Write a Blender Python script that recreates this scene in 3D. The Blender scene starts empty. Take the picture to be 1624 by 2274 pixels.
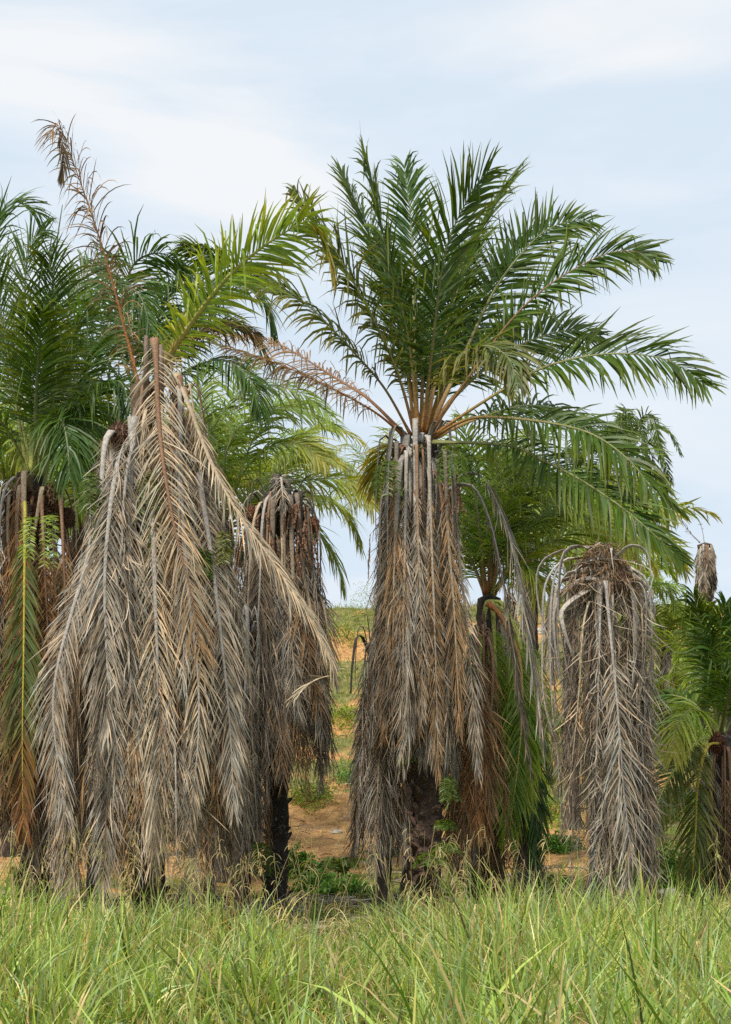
import bpy, math, random
import numpy as np
from mathutils import Vector
random.seed(7); rng = np.random.default_rng(7)
sc = bpy.context.scene
COL = sc.collection
F, CX, HY, CZ = 3158.0, 812.0, 1830.0, 1.7      # focal length, image centre, horizon, eye height

# ------------------------------------------------------------------ camera, sky, sun, exposure
cam_d = bpy.data.cameras.new('camera'); cam = bpy.data.objects.new('camera', cam_d); COL.objects.link(cam)
cam_d.sensor_fit = 'VERTICAL'; cam_d.sensor_height = 36; cam_d.lens = F/2274*36
cam_d.shift_y = (HY-1137)/2274; cam_d.clip_end = 6000; cam_d.clip_start = .1
cam.location = (0, 0, CZ); cam.rotation_euler = (math.radians(90), 0, 0)
sc.camera = cam
SUN_EL, SUN_AZ = math.radians(58), math.radians(215)     # azimuth clockwise from +Y: behind the camera to the left
w = bpy.data.worlds.new('World'); sc.world = w; w.use_nodes = True
nt = w.node_tree; nt.nodes.clear()
def N(nt, t, **k):
    n = nt.nodes.new(t)
    for a, b in k.items():
        if a.startswith('i_'): n.inputs[a[2:].replace('_', ' ')].default_value = b
        else: setattr(n, a, b)
    return n
def L(nt, a, b): nt.links.new(a, b)
sky = N(nt, 'ShaderNodeTexSky', sky_type='NISHITA', sun_disc=False, sun_elevation=SUN_EL, sun_rotation=SUN_AZ,
        air_density=1.0, dust_density=1.2, ozone_density=1.0)
tc = N(nt, 'ShaderNodeTexCoord'); mp = N(nt, 'ShaderNodeMapping'); mp.inputs['Scale'].default_value = (1.0, 1.0, 5.2)
mp.inputs['Rotation'].default_value = (0, math.radians(6), 0); mp.inputs['Location'].default_value = (3.1, 0.4, 0.55)
L(nt, tc.outputs['Generated'], mp.inputs['Vector'])
n1 = N(nt, 'ShaderNodeTexNoise', noise_dimensions='3D', i_Scale=2.4, i_Detail=9.0, i_Roughness=.55, i_Distortion=.35)
L(nt, mp.outputs[0], n1.inputs['Vector'])
r1 = N(nt, 'ShaderNodeValToRGB'); r1.color_ramp.elements[0].position = .36; r1.color_ramp.elements[1].position = .70
r1.color_ramp.elements[0].color = (.90, .90, .90, 1); r1.color_ramp.elements[1].color = (1, 1, 1, 1)
L(nt, n1.outputs['Fac'], r1.inputs['Fac'])
# soft cloud banks, each a fixed direction in the sky
vz = N(nt, 'ShaderNodeValue'); vz.outputs[0].default_value = 0.0; fac = vz.outputs[0]
def bank(px, py, rx, ry, amt):
    global fac
    d = Vector(((px-CX)/F, 1, (HY-py)/F)).normalized()
    s = N(nt, 'ShaderNodeVectorMath', operation='SUBTRACT'); L(nt, tc.outputs['Generated'], s.inputs[0]); s.inputs[1].default_value = d
    m = N(nt, 'ShaderNodeVectorMath', operation='MULTIPLY'); L(nt, s.outputs[0], m.inputs[0]); m.inputs[1].default_value = (F/rx, F/rx*.2, F/ry)
    nz = N(nt, 'ShaderNodeVectorMath', operation='LENGTH'); L(nt, m.outputs[0], nz.inputs[0])
    ad = N(nt, 'ShaderNodeMath', operation='MULTIPLY_ADD'); L(nt, n1.outputs['Fac'], ad.inputs[0]); ad.inputs[1].default_value = -3.4; L(nt, nz.outputs['Value'], ad.inputs[2])
    mr = N(nt, 'ShaderNodeMapRange', interpolation_type='SMOOTHSTEP'); L(nt, ad.outputs[0], mr.inputs[0])
    mr.inputs[1].default_value = -.3; mr.inputs[2].default_value = -1.5; mr.inputs[3].default_value = 0; mr.inputs[4].default_value = amt
    mx = N(nt, 'ShaderNodeMath', operation='ADD', use_clamp=True); L(nt, fac, mx.inputs[0]); L(nt, mr.outputs[0], mx.inputs[1]); fac = mx.outputs[0]
bank(1350, 40, 460, 90, .75); bank(1500, 130, 260, 40, .7); bank(250, 120, 300, 70, .55); bank(520, 250, 170, 55, .4)
bank(520, 400, 190, 90, .55); bank(60, 60, 200, 90, .35)
rw_ = N(nt, 'ShaderNodeMapRange'); L(nt, n1.outputs['Fac'], rw_.inputs[0]); rw_.inputs[1].default_value = .47; rw_.inputs[2].default_value = .72; rw_.inputs[4].default_value = .75
sg = N(nt, 'ShaderNodeMath', operation='ADD', use_clamp=True); L(nt, fac, sg.inputs[0]); L(nt, rw_.outputs[0], sg.inputs[1])
veil = N(nt, 'ShaderNodeMix', data_type='RGBA'); L(nt, r1.outputs['Color'], veil.inputs['Factor'])
L(nt, sky.outputs[0], veil.inputs['A']); veil.inputs['B'].default_value = (6.35, 7.3, 8.25, 1)
cm = N(nt, 'ShaderNodeMix', data_type='RGBA'); L(nt, sg.outputs[0], cm.inputs['Factor'])
L(nt, veil.outputs['Result'], cm.inputs['A']); cm.inputs['B'].default_value = (7.75, 7.95, 8.2, 1)
bg = N(nt, 'ShaderNodeBackground', i_Strength=.10); L(nt, cm.outputs['Result'], bg.inputs['Color'])
wo = N(nt, 'ShaderNodeOutputWorld'); L(nt, bg.outputs[0], wo.inputs['Surface'])
sd = bpy.data.lights.new('sun', 'SUN'); sun = bpy.data.objects.new('sun', sd); COL.objects.link(sun)
sd.energy = 4.5; sd.angle = math.radians(10); sd.color = (1, .93, .81)
sdir = Vector((math.sin(SUN_AZ)*math.cos(SUN_EL), math.cos(SUN_AZ)*math.cos(SUN_EL), math.sin(SUN_EL)))
sun.rotation_euler = sdir.to_track_quat('Z', 'Y').to_euler(); sun.location = (0, -5, 30)
vs = sc.view_settings; vs.view_transform = 'Standard'; vs.look = 'None'; vs.exposure = 0.22; vs.gamma = 1; vs.use_curve_mapping = False
sc.cycles.max_bounces = 6; sc.cycles.diffuse_bounces = 3; sc.cycles.transmission_bounces = 3; sc.cycles.glossy_bounces = 2
sc.cycles.use_denoising = False

# ------------------------------------------------------------------ materials
def leaf_mat(name, trans=.3, rough=.55, spec=.35, noise=.25, nscale=14.0, tint=(1, 1, 1)):
    m = bpy.data.materials.new(name); m.use_nodes = True; t = m.node_tree; t.nodes.clear()
    a = N(t, 'ShaderNodeAttribute', attribute_name='Col')
    nz = N(t, 'ShaderNodeTexNoise', i_Scale=nscale, i_Detail=4.0); g = N(t, 'ShaderNodeTexCoord'); L(t, g.outputs['Object'], nz.inputs['Vector'])
    mr = N(t, 'ShaderNodeMapRange'); L(t, nz.outputs['Fac'], mr.inputs[0]); mr.inputs[1].default_value = .3; mr.inputs[2].default_value = .7
    mr.inputs[3].default_value = 1-noise; mr.inputs[4].default_value = 1+noise
    mu = N(t, 'ShaderNodeVectorMath', operation='SCALE'); L(t, a.outputs['Color'], mu.inputs[0]); L(t, mr.outputs[0], mu.inputs['Scale'])
    p = N(t, 'ShaderNodeBsdfPrincipled', i_Roughness=rough); p.inputs['Specular IOR Level'].default_value = spec
    L(t, mu.outputs[0], p.inputs['Base Color'])
    o = N(t, 'ShaderNodeOutputMaterial')
    if trans > 0:
        tr = N(t, 'ShaderNodeBsdfTranslucent'); tm = N(t, 'ShaderNodeVectorMath', operation='MULTIPLY'); L(t, mu.outputs[0], tm.inputs[0]); tm.inputs[1].default_value = tint; L(t, tm.outputs[0], tr.inputs['Color'])
        mx = N(t, 'ShaderNodeMixShader', i_Fac=trans); L(t, p.outputs[0], mx.inputs[1]); L(t, tr.outputs[0], mx.inputs[2]); L(t, mx.outputs[0], o.inputs[0])
    else:
        bp = N(t, 'ShaderNodeBump', i_Strength=.5, i_Distance=.02); L(t, nz.outputs['Fac'], bp.inputs['Height']); L(t, bp.outputs[0], p.inputs['Normal'])
        L(t, p.outputs[0], o.inputs[0])
    return m
M_GREEN = leaf_mat('green_leaf', .32, .45, .28, .2, tint=(1.9, 1.6, .5))
M_DRY = leaf_mat('dry_leaf', .15, .8, .15, .38, 4.0)
M_WOODY = leaf_mat('frond_stalk', 0, .6, .3, .3, 22.0)
M_GRASS = leaf_mat('grass_blade', .38, .5, .3, .15, 3.0, (1.4, 1.3, .6))
def bark_mat():
    m = bpy.data.materials.new('palm_bark'); m.use_nodes = True; t = m.node_tree; p = t.nodes['Principled BSDF']
    g = N(t, 'ShaderNodeTexCoord'); n = N(t, 'ShaderNodeTexNoise', i_Scale=9.0, i_Detail=8.0, i_Roughness=.7); L(t, g.outputs['Object'], n.inputs['Vector'])
    a = N(t, 'ShaderNodeAttribute', attribute_name='Col')
    r = N(t, 'ShaderNodeMapRange'); L(t, n.outputs['Fac'], r.inputs[0]); r.inputs[1].default_value = .3; r.inputs[2].default_value = .75; r.inputs[3].default_value = .35; r.inputs[4].default_value = 1.9
    s = N(t, 'ShaderNodeVectorMath', operation='SCALE'); L(t, a.outputs['Color'], s.inputs[0]); L(t, r.outputs[0], s.inputs['Scale'])
    # pale lichen spots
    v = N(t, 'ShaderNodeTexNoise', i_Scale=16.0, i_Detail=3.0); L(t, g.outputs['Object'], v.inputs['Vector'])
    v2 = N(t, 'ShaderNodeMapRange'); L(t, v.outputs['Fac'], v2.inputs[0]); v2.inputs[1].default_value = .63; v2.inputs[2].default_value = .67
    al = N(t, 'ShaderNodeAttribute', attribute_name='Lichen'); mm = N(t, 'ShaderNodeMath', operation='MULTIPLY'); L(t, v2.outputs[0], mm.inputs[0]); L(t, al.outputs['Fac'], mm.inputs[1])
    mx = N(t, 'ShaderNodeMix', data_type='RGBA'); L(t, mm.outputs[0], mx.inputs['Factor']); L(t, s.outputs[0], mx.inputs['A']); mx.inputs['B'].default_value = (.5, .52, .5, 1)
    L(t, mx.outputs['Result'], p.inputs['Base Color']); p.inputs['Roughness'].default_value = .85
    b = N(t, 'ShaderNodeBump', i_Strength=.9, i_Distance=.04); L(t, n.outputs['Fac'], b.inputs['Height']); L(t, b.outputs[0], p.inputs['Normal'])
    return m
M_BARK = bark_mat()

# ------------------------------------------------------------------ helpers
def mesh_np(name, V, Q, C=None, mat=None, smooth=True, extra=None):
    V = np.asarray(V, float); Q = np.asarray(Q, np.int32)
    me = bpy.data.meshes.new(name); k = Q.shape[1]
    me.vertices.add(len(V)); me.vertices.foreach_set('co', V.ravel())
    me.loops.add(Q.size); me.loops.foreach_set('vertex_index', Q.ravel())
    me.polygons.add(len(Q)); me.polygons.foreach_set('loop_start', np.arange(0, Q.size, k, dtype=np.int32))
    try: me.polygons.foreach_set('loop_total', np.full(len(Q), k, np.int32))
    except Exception: pass
    me.polygons.foreach_set('use_smooth', np.full(len(Q), smooth, bool))
    me.update(calc_edges=True)
    if C is not None:
        C = np.asarray(C, float)
        if C.ndim == 1: C = np.tile(C, (len(V), 1))
        a = me.attributes.new('Col', 'FLOAT_COLOR', 'POINT')
        a.data.foreach_set('color', np.concatenate([C, np.ones((len(V), 1))], 1).ravel())
    if extra is not None:
        a = me.attributes.new('Lichen', 'FLOAT', 'POINT'); a.data.foreach_set('value', np.asarray(extra, float))
    if mat: me.materials.append(mat)
    return me
def link(name, me, parent=None):
    o = bpy.data.objects.new(name, me); COL.objects.link(o)
    if parent is not None: o.parent = parent
    return o
def tag(o, label=None, cat=None, group=None, kind=None):
    if label: o['label'] = label
    if cat: o['category'] = cat
    if group: o['group'] = group
    if kind: o['kind'] = kind
    return o
def thing(name, label, cat, loc, group=None):
    e = bpy.data.objects.new(name, None); COL.objects.link(e); e.location = loc; e.empty_display_size = .3
    return tag(e, label, cat, group)
def at(x, y, Y): return np.array([(x-CX)/F*Y, Y, CZ+(HY-y)/F*Y])
def nrm(a): return a/np.maximum(np.linalg.norm(a, axis=-1, keepdims=True), 1e-9)
def strips(P, W):
    """P, W: (n, k, 3) centre lines and half-width vectors -> verts, quads"""
    n, k, _ = P.shape
    V = np.stack([P-W, P+W], 2).reshape(-1, 3)
    b = (np.arange(n)*k*2)[:, None] + (np.arange(k-1)*2)[None, :]
    Q = np.stack([b, b+1, b+3, b+2], -1).reshape(-1, 4)
    return V, Q
def smooth_path(pts, m=40):
    p = np.asarray(pts, float); n = len(p)
    if n == 2: t = np.linspace(0, 1, m)[:, None]; return p[0]*(1-t)+p[1]*t
    e = np.vstack([2*p[0]-p[1], p, 2*p[-1]-p[-2]]); out = []
    per = max(4, m//(n-1)+1)
    for i in range(n-1):
        a, b, c, d = e[i:i+4]; t = np.linspace(0, 1, per, endpoint=False)[:, None]
        out.append(.5*((2*b)+(-a+c)*t+(2*a-5*b+4*c-d)*t**2+(-a+3*b-3*c+d)*t**3))
    out = np.vstack(out+[p[-1:]])
    s = np.r_[0, np.cumsum(np.linalg.norm(np.diff(out, axis=0), axis=1))]; u = np.linspace(0, s[-1], m)
    return np.stack([np.interp(u, s, out[:, j]) for j in range(3)], 1)
def tube(path, rad, sides=6, S=None, flat=1.0):
    path = np.asarray(path, float); n = len(path); T = nrm(np.gradient(path, axis=0))
    if S is None:
        S = np.cross(T, [0, 0, 1.0]); S[np.linalg.norm(S, axis=1) < .1] = [1, 0, 0]
    S = nrm(S - (S*T).sum(1, keepdims=True)*T); U = np.cross(S, T)
    a = np.linspace(0, 2*np.pi, sides, endpoint=False)
    rad = np.broadcast_to(np.asarray(rad, float), (n,))
    V = path[:, None]+rad[:, None, None]*(np.cos(a)[None, :, None]*S[:, None]+flat*np.sin(a)[None, :, None]*U[:, None])
    V = V.reshape(-1, 3); Q = []
    i, j = np.meshgrid(np.arange(n-1), np.arange(sides), indexing='ij'); j2 = (j+1) % sides
    Q = np.stack([i*sides+j, i*sides+j2, (i+1)*sides+j2, (i+1)*sides+j], -1).reshape(-1, 4)
    # closed end: collapse a last ring to the path end
    V = np.vstack([V, np.repeat(path[-1:], sides, 0), np.repeat(path[:1], sides, 0)])
    b = (n-1)*sides; e = n*sides; jj = np.arange(sides); j2 = (jj+1) % sides
    Q = np.vstack([Q, np.stack([b+jj, b+j2, e+j2, e+jj], -1), np.stack([e+sides+jj, e+sides+j2, j2, jj], -1)])
    return V, Q
def vnoise(x, y, s=0):
    v = 0; a = 1; tot = 0
    for o in range(5):
        f = .13*2**o
        v = v+a*np.sin(x*f*1.3+s*1.7+o*2.1+1.6*np.sin(y*f*.9+o))*np.cos(y*f*1.1+s*.9+o*1.3+1.4*np.sin(x*f*.7+2*o)); tot += a; a *= .6
    return v/tot*1.6

# ------------------------------------------------------------------ ground
TY = [0, 27, 33, 44, 60, 80, 104, 118, 170, 900, 4000]
TZ = [0, 0, .35, 1.5, 5.0, 10.6, 17.2, 17.6, 9, 2, 0]
STEP = 1.35
def slope_z(x, y):
    z = np.interp(y+2.2*vnoise(x*.8, y*.3, 3), TY, TZ)
    return z*(1+.05*np.sin(x*.045+.8))
def ground(x, y):
    x = np.asarray(x, float); y = np.asarray(y, float)
    z = slope_z(x, y); k = np.clip((y-34)/10, 0, 1)
    q = z/STEP; fr = q-np.floor(q); st = (np.floor(q)+np.clip((fr-.55)/.45, 0, 1)**1.2*1.0)*STEP
    z = z*(1-k*.75)+st*k*.75
    return z+.05*vnoise(x*3, y*3, 1)*np.clip((y-3)/10, 0, 1)+.12*vnoise(x*1.5, y*1.5, 5)*k
def grassy(x, y):
    z = slope_z(x, y)+.75*vnoise(x*2.2, y*1.2, 6); q = z/STEP; fr = q-np.floor(q)
    riser = np.clip((fr-.5)/.15, 0, 1)*np.clip((1.02-fr)/.1, 0, 1)
    g = .66+.75*vnoise(x*1.6, y*1.1, 9)+.35*vnoise(x*6, y*5, 4)-.45*riser
    g = g-1.1*np.exp(-((x+.6)/4.5)**2-((y-41)/8.)**2)+np.clip((28-y)/3, 0, 1)*2+np.clip((y-92)/10, 0, 1)*.8
    return np.clip(g, 0, 1)
xs = np.unique(np.r_[np.linspace(-3000, -60, 12), np.arange(-60, 60.1, .45), np.linspace(60, 3000, 12)])
ys = np.unique(np.r_[np.linspace(-60, 2, 8), np.arange(2, 30, 1.0), np.arange(30, 112, .4), np.arange(112, 175, 3), np.linspace(175, 4500, 14)])
X, Yg = np.meshgrid(xs, ys); Z = ground(X, Yg)
nx, ny = len(xs), len(ys)
i, j = np.meshgrid(np.arange(ny-1), np.arange(nx-1), indexing='ij')
Q = np.stack([i*nx+j, i*nx+j+1, (i+1)*nx+j+1, (i+1)*nx+j], -1).reshape(-1, 4)
G = grassy(X, Yg).ravel()
V = np.stack([X.ravel(), Yg.ravel(), Z.ravel()], 1)
gm = bpy.data.materials.new('earth'); gm.use_nodes = True; t = gm.node_tree; p = t.nodes['Principled BSDF']
g = N(t, 'ShaderNodeTexCoord'); a = N(t, 'ShaderNodeAttribute', attribute_name='Lichen')
n = N(t, 'ShaderNodeTexNoise', i_Scale=2.2, i_Detail=9.0, i_Roughness=.65); L(t, g.outputs['Object'], n.inputs['Vector'])
n2 = N(t, 'ShaderNodeTexNoise', i_Scale=.35, i_Detail=5.0); L(t, g.outputs['Object'], n2.inputs['Vector'])
rs = N(t, 'ShaderNodeValToRGB'); e = rs.color_ramp.elements; e[0].position = .3; e[0].color = (.20, .10, .04, 1); e[1].position = .68; e[1].color = (.58, .33, .13, 1)
wv = N(t, 'ShaderNodeTexNoise', i_Scale=9.0, i_Detail=6.0, i_Roughness=.7); L(t, g.outputs['Object'], wv.inputs['Vector'])
rg = N(t, 'ShaderNodeValToRGB'); e = rg.color_ramp.elements; e[0].position = .35; e[0].color = (.075, .10, .025, 1); e[1].position = .68; e[1].color = (.24, .20, .08, 1)
L(t, n.outputs['Fac'], rs.inputs[0]); L(t, n.outputs['Fac'], rg.inputs[0])
ma = N(t, 'ShaderNodeMath', operation='MULTIPLY_ADD'); L(t, n.outputs['Fac'], ma.inputs[0]); ma.inputs[1].default_value = 1.2; L(t, a.outputs['Fac'], ma.inputs[2])
mr = N(t, 'ShaderNodeMapRange'); L(t, ma.outputs[0], mr.inputs[0]); mr.inputs[1].default_value = .95; mr.inputs[2].default_value = 1.2
mx = N(t, 'ShaderNodeMix', data_type='RGBA'); L(t, mr.outputs[0], mx.inputs['Factor']); L(t, rs.outputs[0], mx.inputs['A']); L(t, rg.outputs[0], mx.inputs['B'])
lt = N(t, 'ShaderNodeMapRange'); L(t, wv.outputs['Fac'], lt.inputs[0]); lt.inputs[1].default_value = .32; lt.inputs[2].default_value = .66; lt.inputs[3].default_value = .55; lt.inputs[4].default_value = 1.25
sc2 = N(t, 'ShaderNodeVectorMath', operation='SCALE'); L(t, mx.outputs['Result'], sc2.inputs[0]); L(t, lt.outputs[0], sc2.inputs['Scale'])
L(t, sc2.outputs[0], p.inputs['Base Color']); p.inputs['Roughness'].default_value = .95; p.inputs['Specular IOR Level'].default_value = .1
b = N(t, 'ShaderNodeBump', i_Strength=.8, i_Distance=.15); L(t, n.outputs['Fac'], b.inputs['Height']); L(t, b.outputs[0], p.inputs['Normal'])
o = link('ground', mesh_np('ground', V, Q, mat=gm, extra=G)); tag(o, kind='structure')

# ------------------------------------------------------------------ fronds
Gc = {  # colour pairs (base, tip) in linear albedo
 'green': ((.045, .098, .010), (.115, .150, .015)), 'deep': ((.038, .095, .012), (.075, .130, .018)),
 'bright': ((.14, .24, .028), (.24, .30, .040)), 'yellow': ((.27, .28, .045), (.42, .33, .06)),
 'olive': ((.085, .125, .032), (.19, .17, .050)), 'lime': ((.19, .29, .045), (.27, .33, .05)),
 'grey': ((.33, .28, .22), (.39, .33, .26)), 'tan': ((.43, .34, .235), (.50, .41, .29)),
 'brown': ((.25, .155, .078), (.33, .21, .11)), 'dull': ((.17, .135, .10), (.22, .175, .13)), 'rust': ((.24, .115, .045), (.32, .17, .07)),
 'redbrown': ((.17, .11, .06), (.14, .12, .06)), 'mixed': ((.08, .13, .03), (.30, .17, .07))}
Rc = {'green': (.16, .17, .06), 'deep': (.13, .15, .07), 'orange': (.34, .15, .045), 'yellow': (.42, .34, .05), 'grey': (.33, .30, .27),
      'brown': (.20, .11, .06), 'rust': (.38, .14, .05), 'lime': (.36, .38, .09), 'tan': (.40, .31, .21), 'dark': (.10, .085, .07)}
def frond(parent, pts, L0=.95, n=70, s0=.2, col='green', rc='green', rc2=None, droop=.38, ang=(66, 24), roll=0., roll2=None, w=.021, rw=.05,
          plume=.17, kink=.12, jit=.06, dead=False, pick=False, label=None, name=None, R=None, K=4, gap=0., both=1, rflat=.5, rwt=.10, colend=None, lp=(.5, .35, .40), rexp=4):
    path = smooth_path(pts, 36); origin = np.array(parent.location) if parent is not None else np.zeros(3)
    # parent matrices are pure translations
    T = nrm(np.gradient(path, axis=0))
    if R is None:
        R = path[-1]-path[0]; R[2] = 0
        if np.linalg.norm(R) < .15: R = np.array([.2, -1., 0])
    R = nrm(np.array(R, float)); S = np.tile(np.cross([0, 0, 1.], R)*-1, (len(path), 1))
    S = nrm(S-(S*T).sum(1, keepdims=True)*T); U = np.cross(S, T)
    if (U[len(U)//2]*(-R*T[len(U)//2, 2]+np.array([0, 0, 1])*(T[len(U)//2]@R))).sum() < 0: S = -S; U = -U
    rr = np.radians(np.linspace(roll, roll if roll2 is None else roll2, len(path)))[:, None]
    S, U = S*np.cos(rr)+U*np.sin(rr), U*np.cos(rr)-S*np.sin(rr)
    s = np.linspace(0, 1, len(path))
    rad = rw*(rwt+(1-rwt)*(1-s)**1.1); rad[:3] *= np.array([1.5, 1.3, 1.1])
    V, Q = tube(path-origin, rad, 6, S, rflat)
    c1 = np.array(Rc[rc]); c2 = np.array(Rc[rc2 or rc]); cs = c1[None]*(1-s[:, None])**rexp+c2[None]*(1-(1-s[:, None])**rexp)
    C = np.repeat(cs, 6, 0); C = np.vstack([C, C[-6:], C[:6]])
    me = mesh_np('frond_stalk', V, Q, C, M_WOODY)
    fr = link(name or ('dead_frond' if dead else 'frond'), me, parent)
    if label: fr['label'] = label
    # leaflets
    m = n*2; side = np.where(np.arange(m) % 2 == 0, 1., -1.)
    u = s0+(1-s0)*(np.repeat(np.arange(n), 2)+.5)/n+rng.normal(0, .35/n, m); u = np.clip(u, s0, 1)
    if gap > 0: keep = rng.random(m) > gap; u = u[keep]; side = side[keep]; m = len(u)
    def ip(A): return np.stack([np.interp(u, s, A[:, q]) for q in range(3)], 1)
    p0, t_, s_, u_ = ip(path), nrm(ip(T)), nrm(ip(S)), nrm(ip(U))
    v = (u-s0)/(1-s0)
    prof = np.minimum(1, lp[0]+(1-lp[0])*v/lp[1])*(1-(1-lp[2])*np.clip((v-.55)/.45, 0, 1)**1.6)
    ll = L0*prof*(1+rng.normal(0, .10, m)); ll = np.maximum(ll, .12)
    al = np.radians(ang[0]+(ang[1]-ang[0])*v**.9+rng.normal(0, 2.5+26*jit, m))
    el = rng.normal(0, plume, m)+.12
    sd_ = s_*(side*np.cos(el))[:, None]+u_*np.sin(el)[:, None]
    d = t_*np.cos(al)[:, None]+sd_*np.sin(al)[:, None]
    dr = droop*(1+rng.normal(0, .35, m)); cur = rng.normal(0, jit, (m, 3))
    isk = rng.random(m) < kink; kk = rng.uniform(.3, .75, m)
    P = np.zeros((m, K+1, 3)); P[:, 0] = p0; D = np.zeros((m, K+1, 3)); D[:, 0] = nrm(d)
    for k in range(1, K+1):
        f = (k-.5)/K
        dd = d+cur*f*2.2; dd[:, 2] -= dr*f**1.3*1.5
        kk_ = isk & (f > kk); dd[kk_] = dd[kk_]*.25+np.array([0, 0, -1.])
        dd = nrm(dd); D[:, k] = dd; P[:, k] = P[:, k-1]+dd*(ll/K)[:, None]
    wv = t_-(t_*D[:, 0]).sum(1, keepdims=True)*D[:, 0]; wv = nrm(wv)
    ov = np.cross(D[:, 0], wv); tw = rng.normal(.25*side, .45 if not dead else .6, m)[:, None]
    wv = wv*np.cos(tw)+ov*np.sin(tw)
    wp = np.interp(np.linspace(0, 1, K+1), [0, .15, .5, .8, 1], [.45, 1, .95, .6, .08])
    ww = w*(.75+.25*prof)*(1+rng.normal(0, .15, m))
    W = nrm(wv[:, None]-(wv[:, None]*D).sum(2, keepdims=True)*D)*(ww[:, None]*wp[None])[:, :, None]
    P -= origin
    ca, cb = (np.array(q) for q in Gc[col])
    vv = rng.normal(1, .16 if not dead else .20, m)[:, None, None]; f = np.linspace(0, 1, K+1)[None, :, None]**1.5
    C = (ca*(1-f)+cb*f)*vv
    if colend is not None:
        ce = np.array(Gc[colend][0]); q = np.clip((v-.5)/.35+rng.normal(0, .15, m), 0, 1)[:, None, None]; C = C*(1-q)+ce*q*vv
    hue = rng.normal(0, .10, (m, 1, 1)); C = C*np.concatenate([1+hue, 1+hue*.2, 1-hue*.6], 2)
    C = np.clip(C, .01, .9)
    mat = M_DRY if dead else M_GREEN
    if pick:
        order = np.argsort(-ll)
        idx = order[:pick]; rest = order[pick:]
        for q in idx:
            V, Qd = strips(P[q:q+1]-P[q, 0], W[q:q+1])
            lo = link('leaflet', mesh_np('leaflet', V, Qd, np.repeat(C[q], 2, 0), mat), fr); lo.location = P[q, 0]
    else: rest = np.arange(m)
    if len(rest):
        V, Qd = strips(P[rest], W[rest])
        lo = link('leaflets', mesh_np('leaflets', V, Qd, np.repeat(C[rest].reshape(-1, 3), 2, 0), mat), fr); lo['kind'] = 'stuff'
    return fr

def px(Y0, *pts):       # image-measured control points (x, y, depth offset) turned into places in the world
    return [at(q[0], q[1], Y0+(q[2] if len(q) > 2 else 0)) for q in pts]

# shared cut-frond-base mesh
def stub_mesh():
    V = []; Q = []
    prof = [(0, .14, .10), (.10, .12, .085), (.20, .085, .06), (.26, .06, .035)]   # out, half width, half height
    for k, (o_, hw, hh) in enumerate(prof):
        for (a, b) in ((-1, -.4), (-.5, -1), (.5, -1), (1, -.4), (.6, .7), (-.6, .7)):
            V.append((a*hw+random.uniform(-.008, .008), -o_, b*hh+.35*o_+random.uniform(-.008, .008)))
    for k in range(len(prof)-1):
        for a in range(6): Q.append((k*6+a, k*6+(a+1) % 6, (k+1)*6+(a+1) % 6, (k+1)*6+a))
    e = (len(prof)-1)*6; Q += [(e, e+1, e+2, e+3), (e, e+3, e+4, e+5)]
    return np.array(V), np.array(Q)
SV, SQ = stub_mesh()
STUB = {k: mesh_np('frond_base', SV, SQ, np.array(c), M_BARK, smooth=False, extra=np.full(len(SV), li)) for k, c, li in
        (('dark', (.055, .035, .022), .3), ('rusty', (.07, .038, .022), .3), ('grey', (.15, .13, .11), .4))}
STRAP = {}
def trunk(parent, z0, z1, r0=.26, r1=.24, col=(.05, .034, .024), stub='dark', lichen=0., zs=None, smooth=False):
    origin = np.array(parent.location); n = max(8, int((z1-z0)/.12)); sides = 18
    zz = np.linspace(z0, z1, n); r = np.interp(zz, [z0, z0+.5, z1], [r0*1.25, r0, r1])
    a = np.linspace(0, 2*np.pi, sides, endpoint=False)
    A, Zz = np.meshgrid(a, zz); amp = .03 if smooth else .09
    Rr = r[:, None]*(1+amp*np.sin(A*5+Zz*9)*np.sin(Zz*16+A*2)+rng.normal(0, amp*.5, A.shape))
    lean = .04*np.sin(zz*.7)
    V = np.stack([Rr*np.cos(A)+lean[:, None], Rr*np.sin(A), Zz-origin[2]], -1).reshape(-1, 3)
    i, j = np.meshgrid(np.arange(n-1), np.arange(sides), indexing='ij')
    Q = np.stack([i*sides+j, i*sides+(j+1) % sides, (i+1)*sides+(j+1) % sides, (i+1)*sides+j], -1).reshape(-1, 4)
    top = np.repeat(np.array([[lean[-1], 0, z1+.12-origin[2]]]), sides, 0); V = np.vstack([V, top]); e = n*sides; jj = np.arange(sides)
    Q = np.vstack([Q, np.stack([e-sides+jj, e-sides+(jj+1) % sides, e+(jj+1) % sides, e+jj], -1)])
    C = np.clip(np.array(col)[None]*rng.uniform(.7, 1.35, (len(V), 1)), 0, 1)
    link('trunk', mesh_np('trunk', V, Q, C, M_BARK, extra=np.full(len(V), lichen)), parent)
    if zs:
        z = zs[0]; ph = random.random()*6
        while z < zs[1]:
            ph += 2.39996; sc_ = random.uniform(.75, 1.15)*(r0/.27)
            if math.sin(ph) < .45:
                o = link('frond_base', STUB[stub], parent)
                o.location = (math.cos(ph)*r0*.82, math.sin(ph)*r0*.82, z-origin[2]); o.rotation_euler = (random.uniform(-.35, .15), random.uniform(-.35, .35), ph+math.pi/2+random.uniform(-.3, .3))
                o.scale = (sc_*random.uniform(.6, 1.1), sc_*random.uniform(.3, .9), sc_*random.uniform(.7, 1.1))
            z += .032*random.uniform(.8, 1.2)
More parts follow.
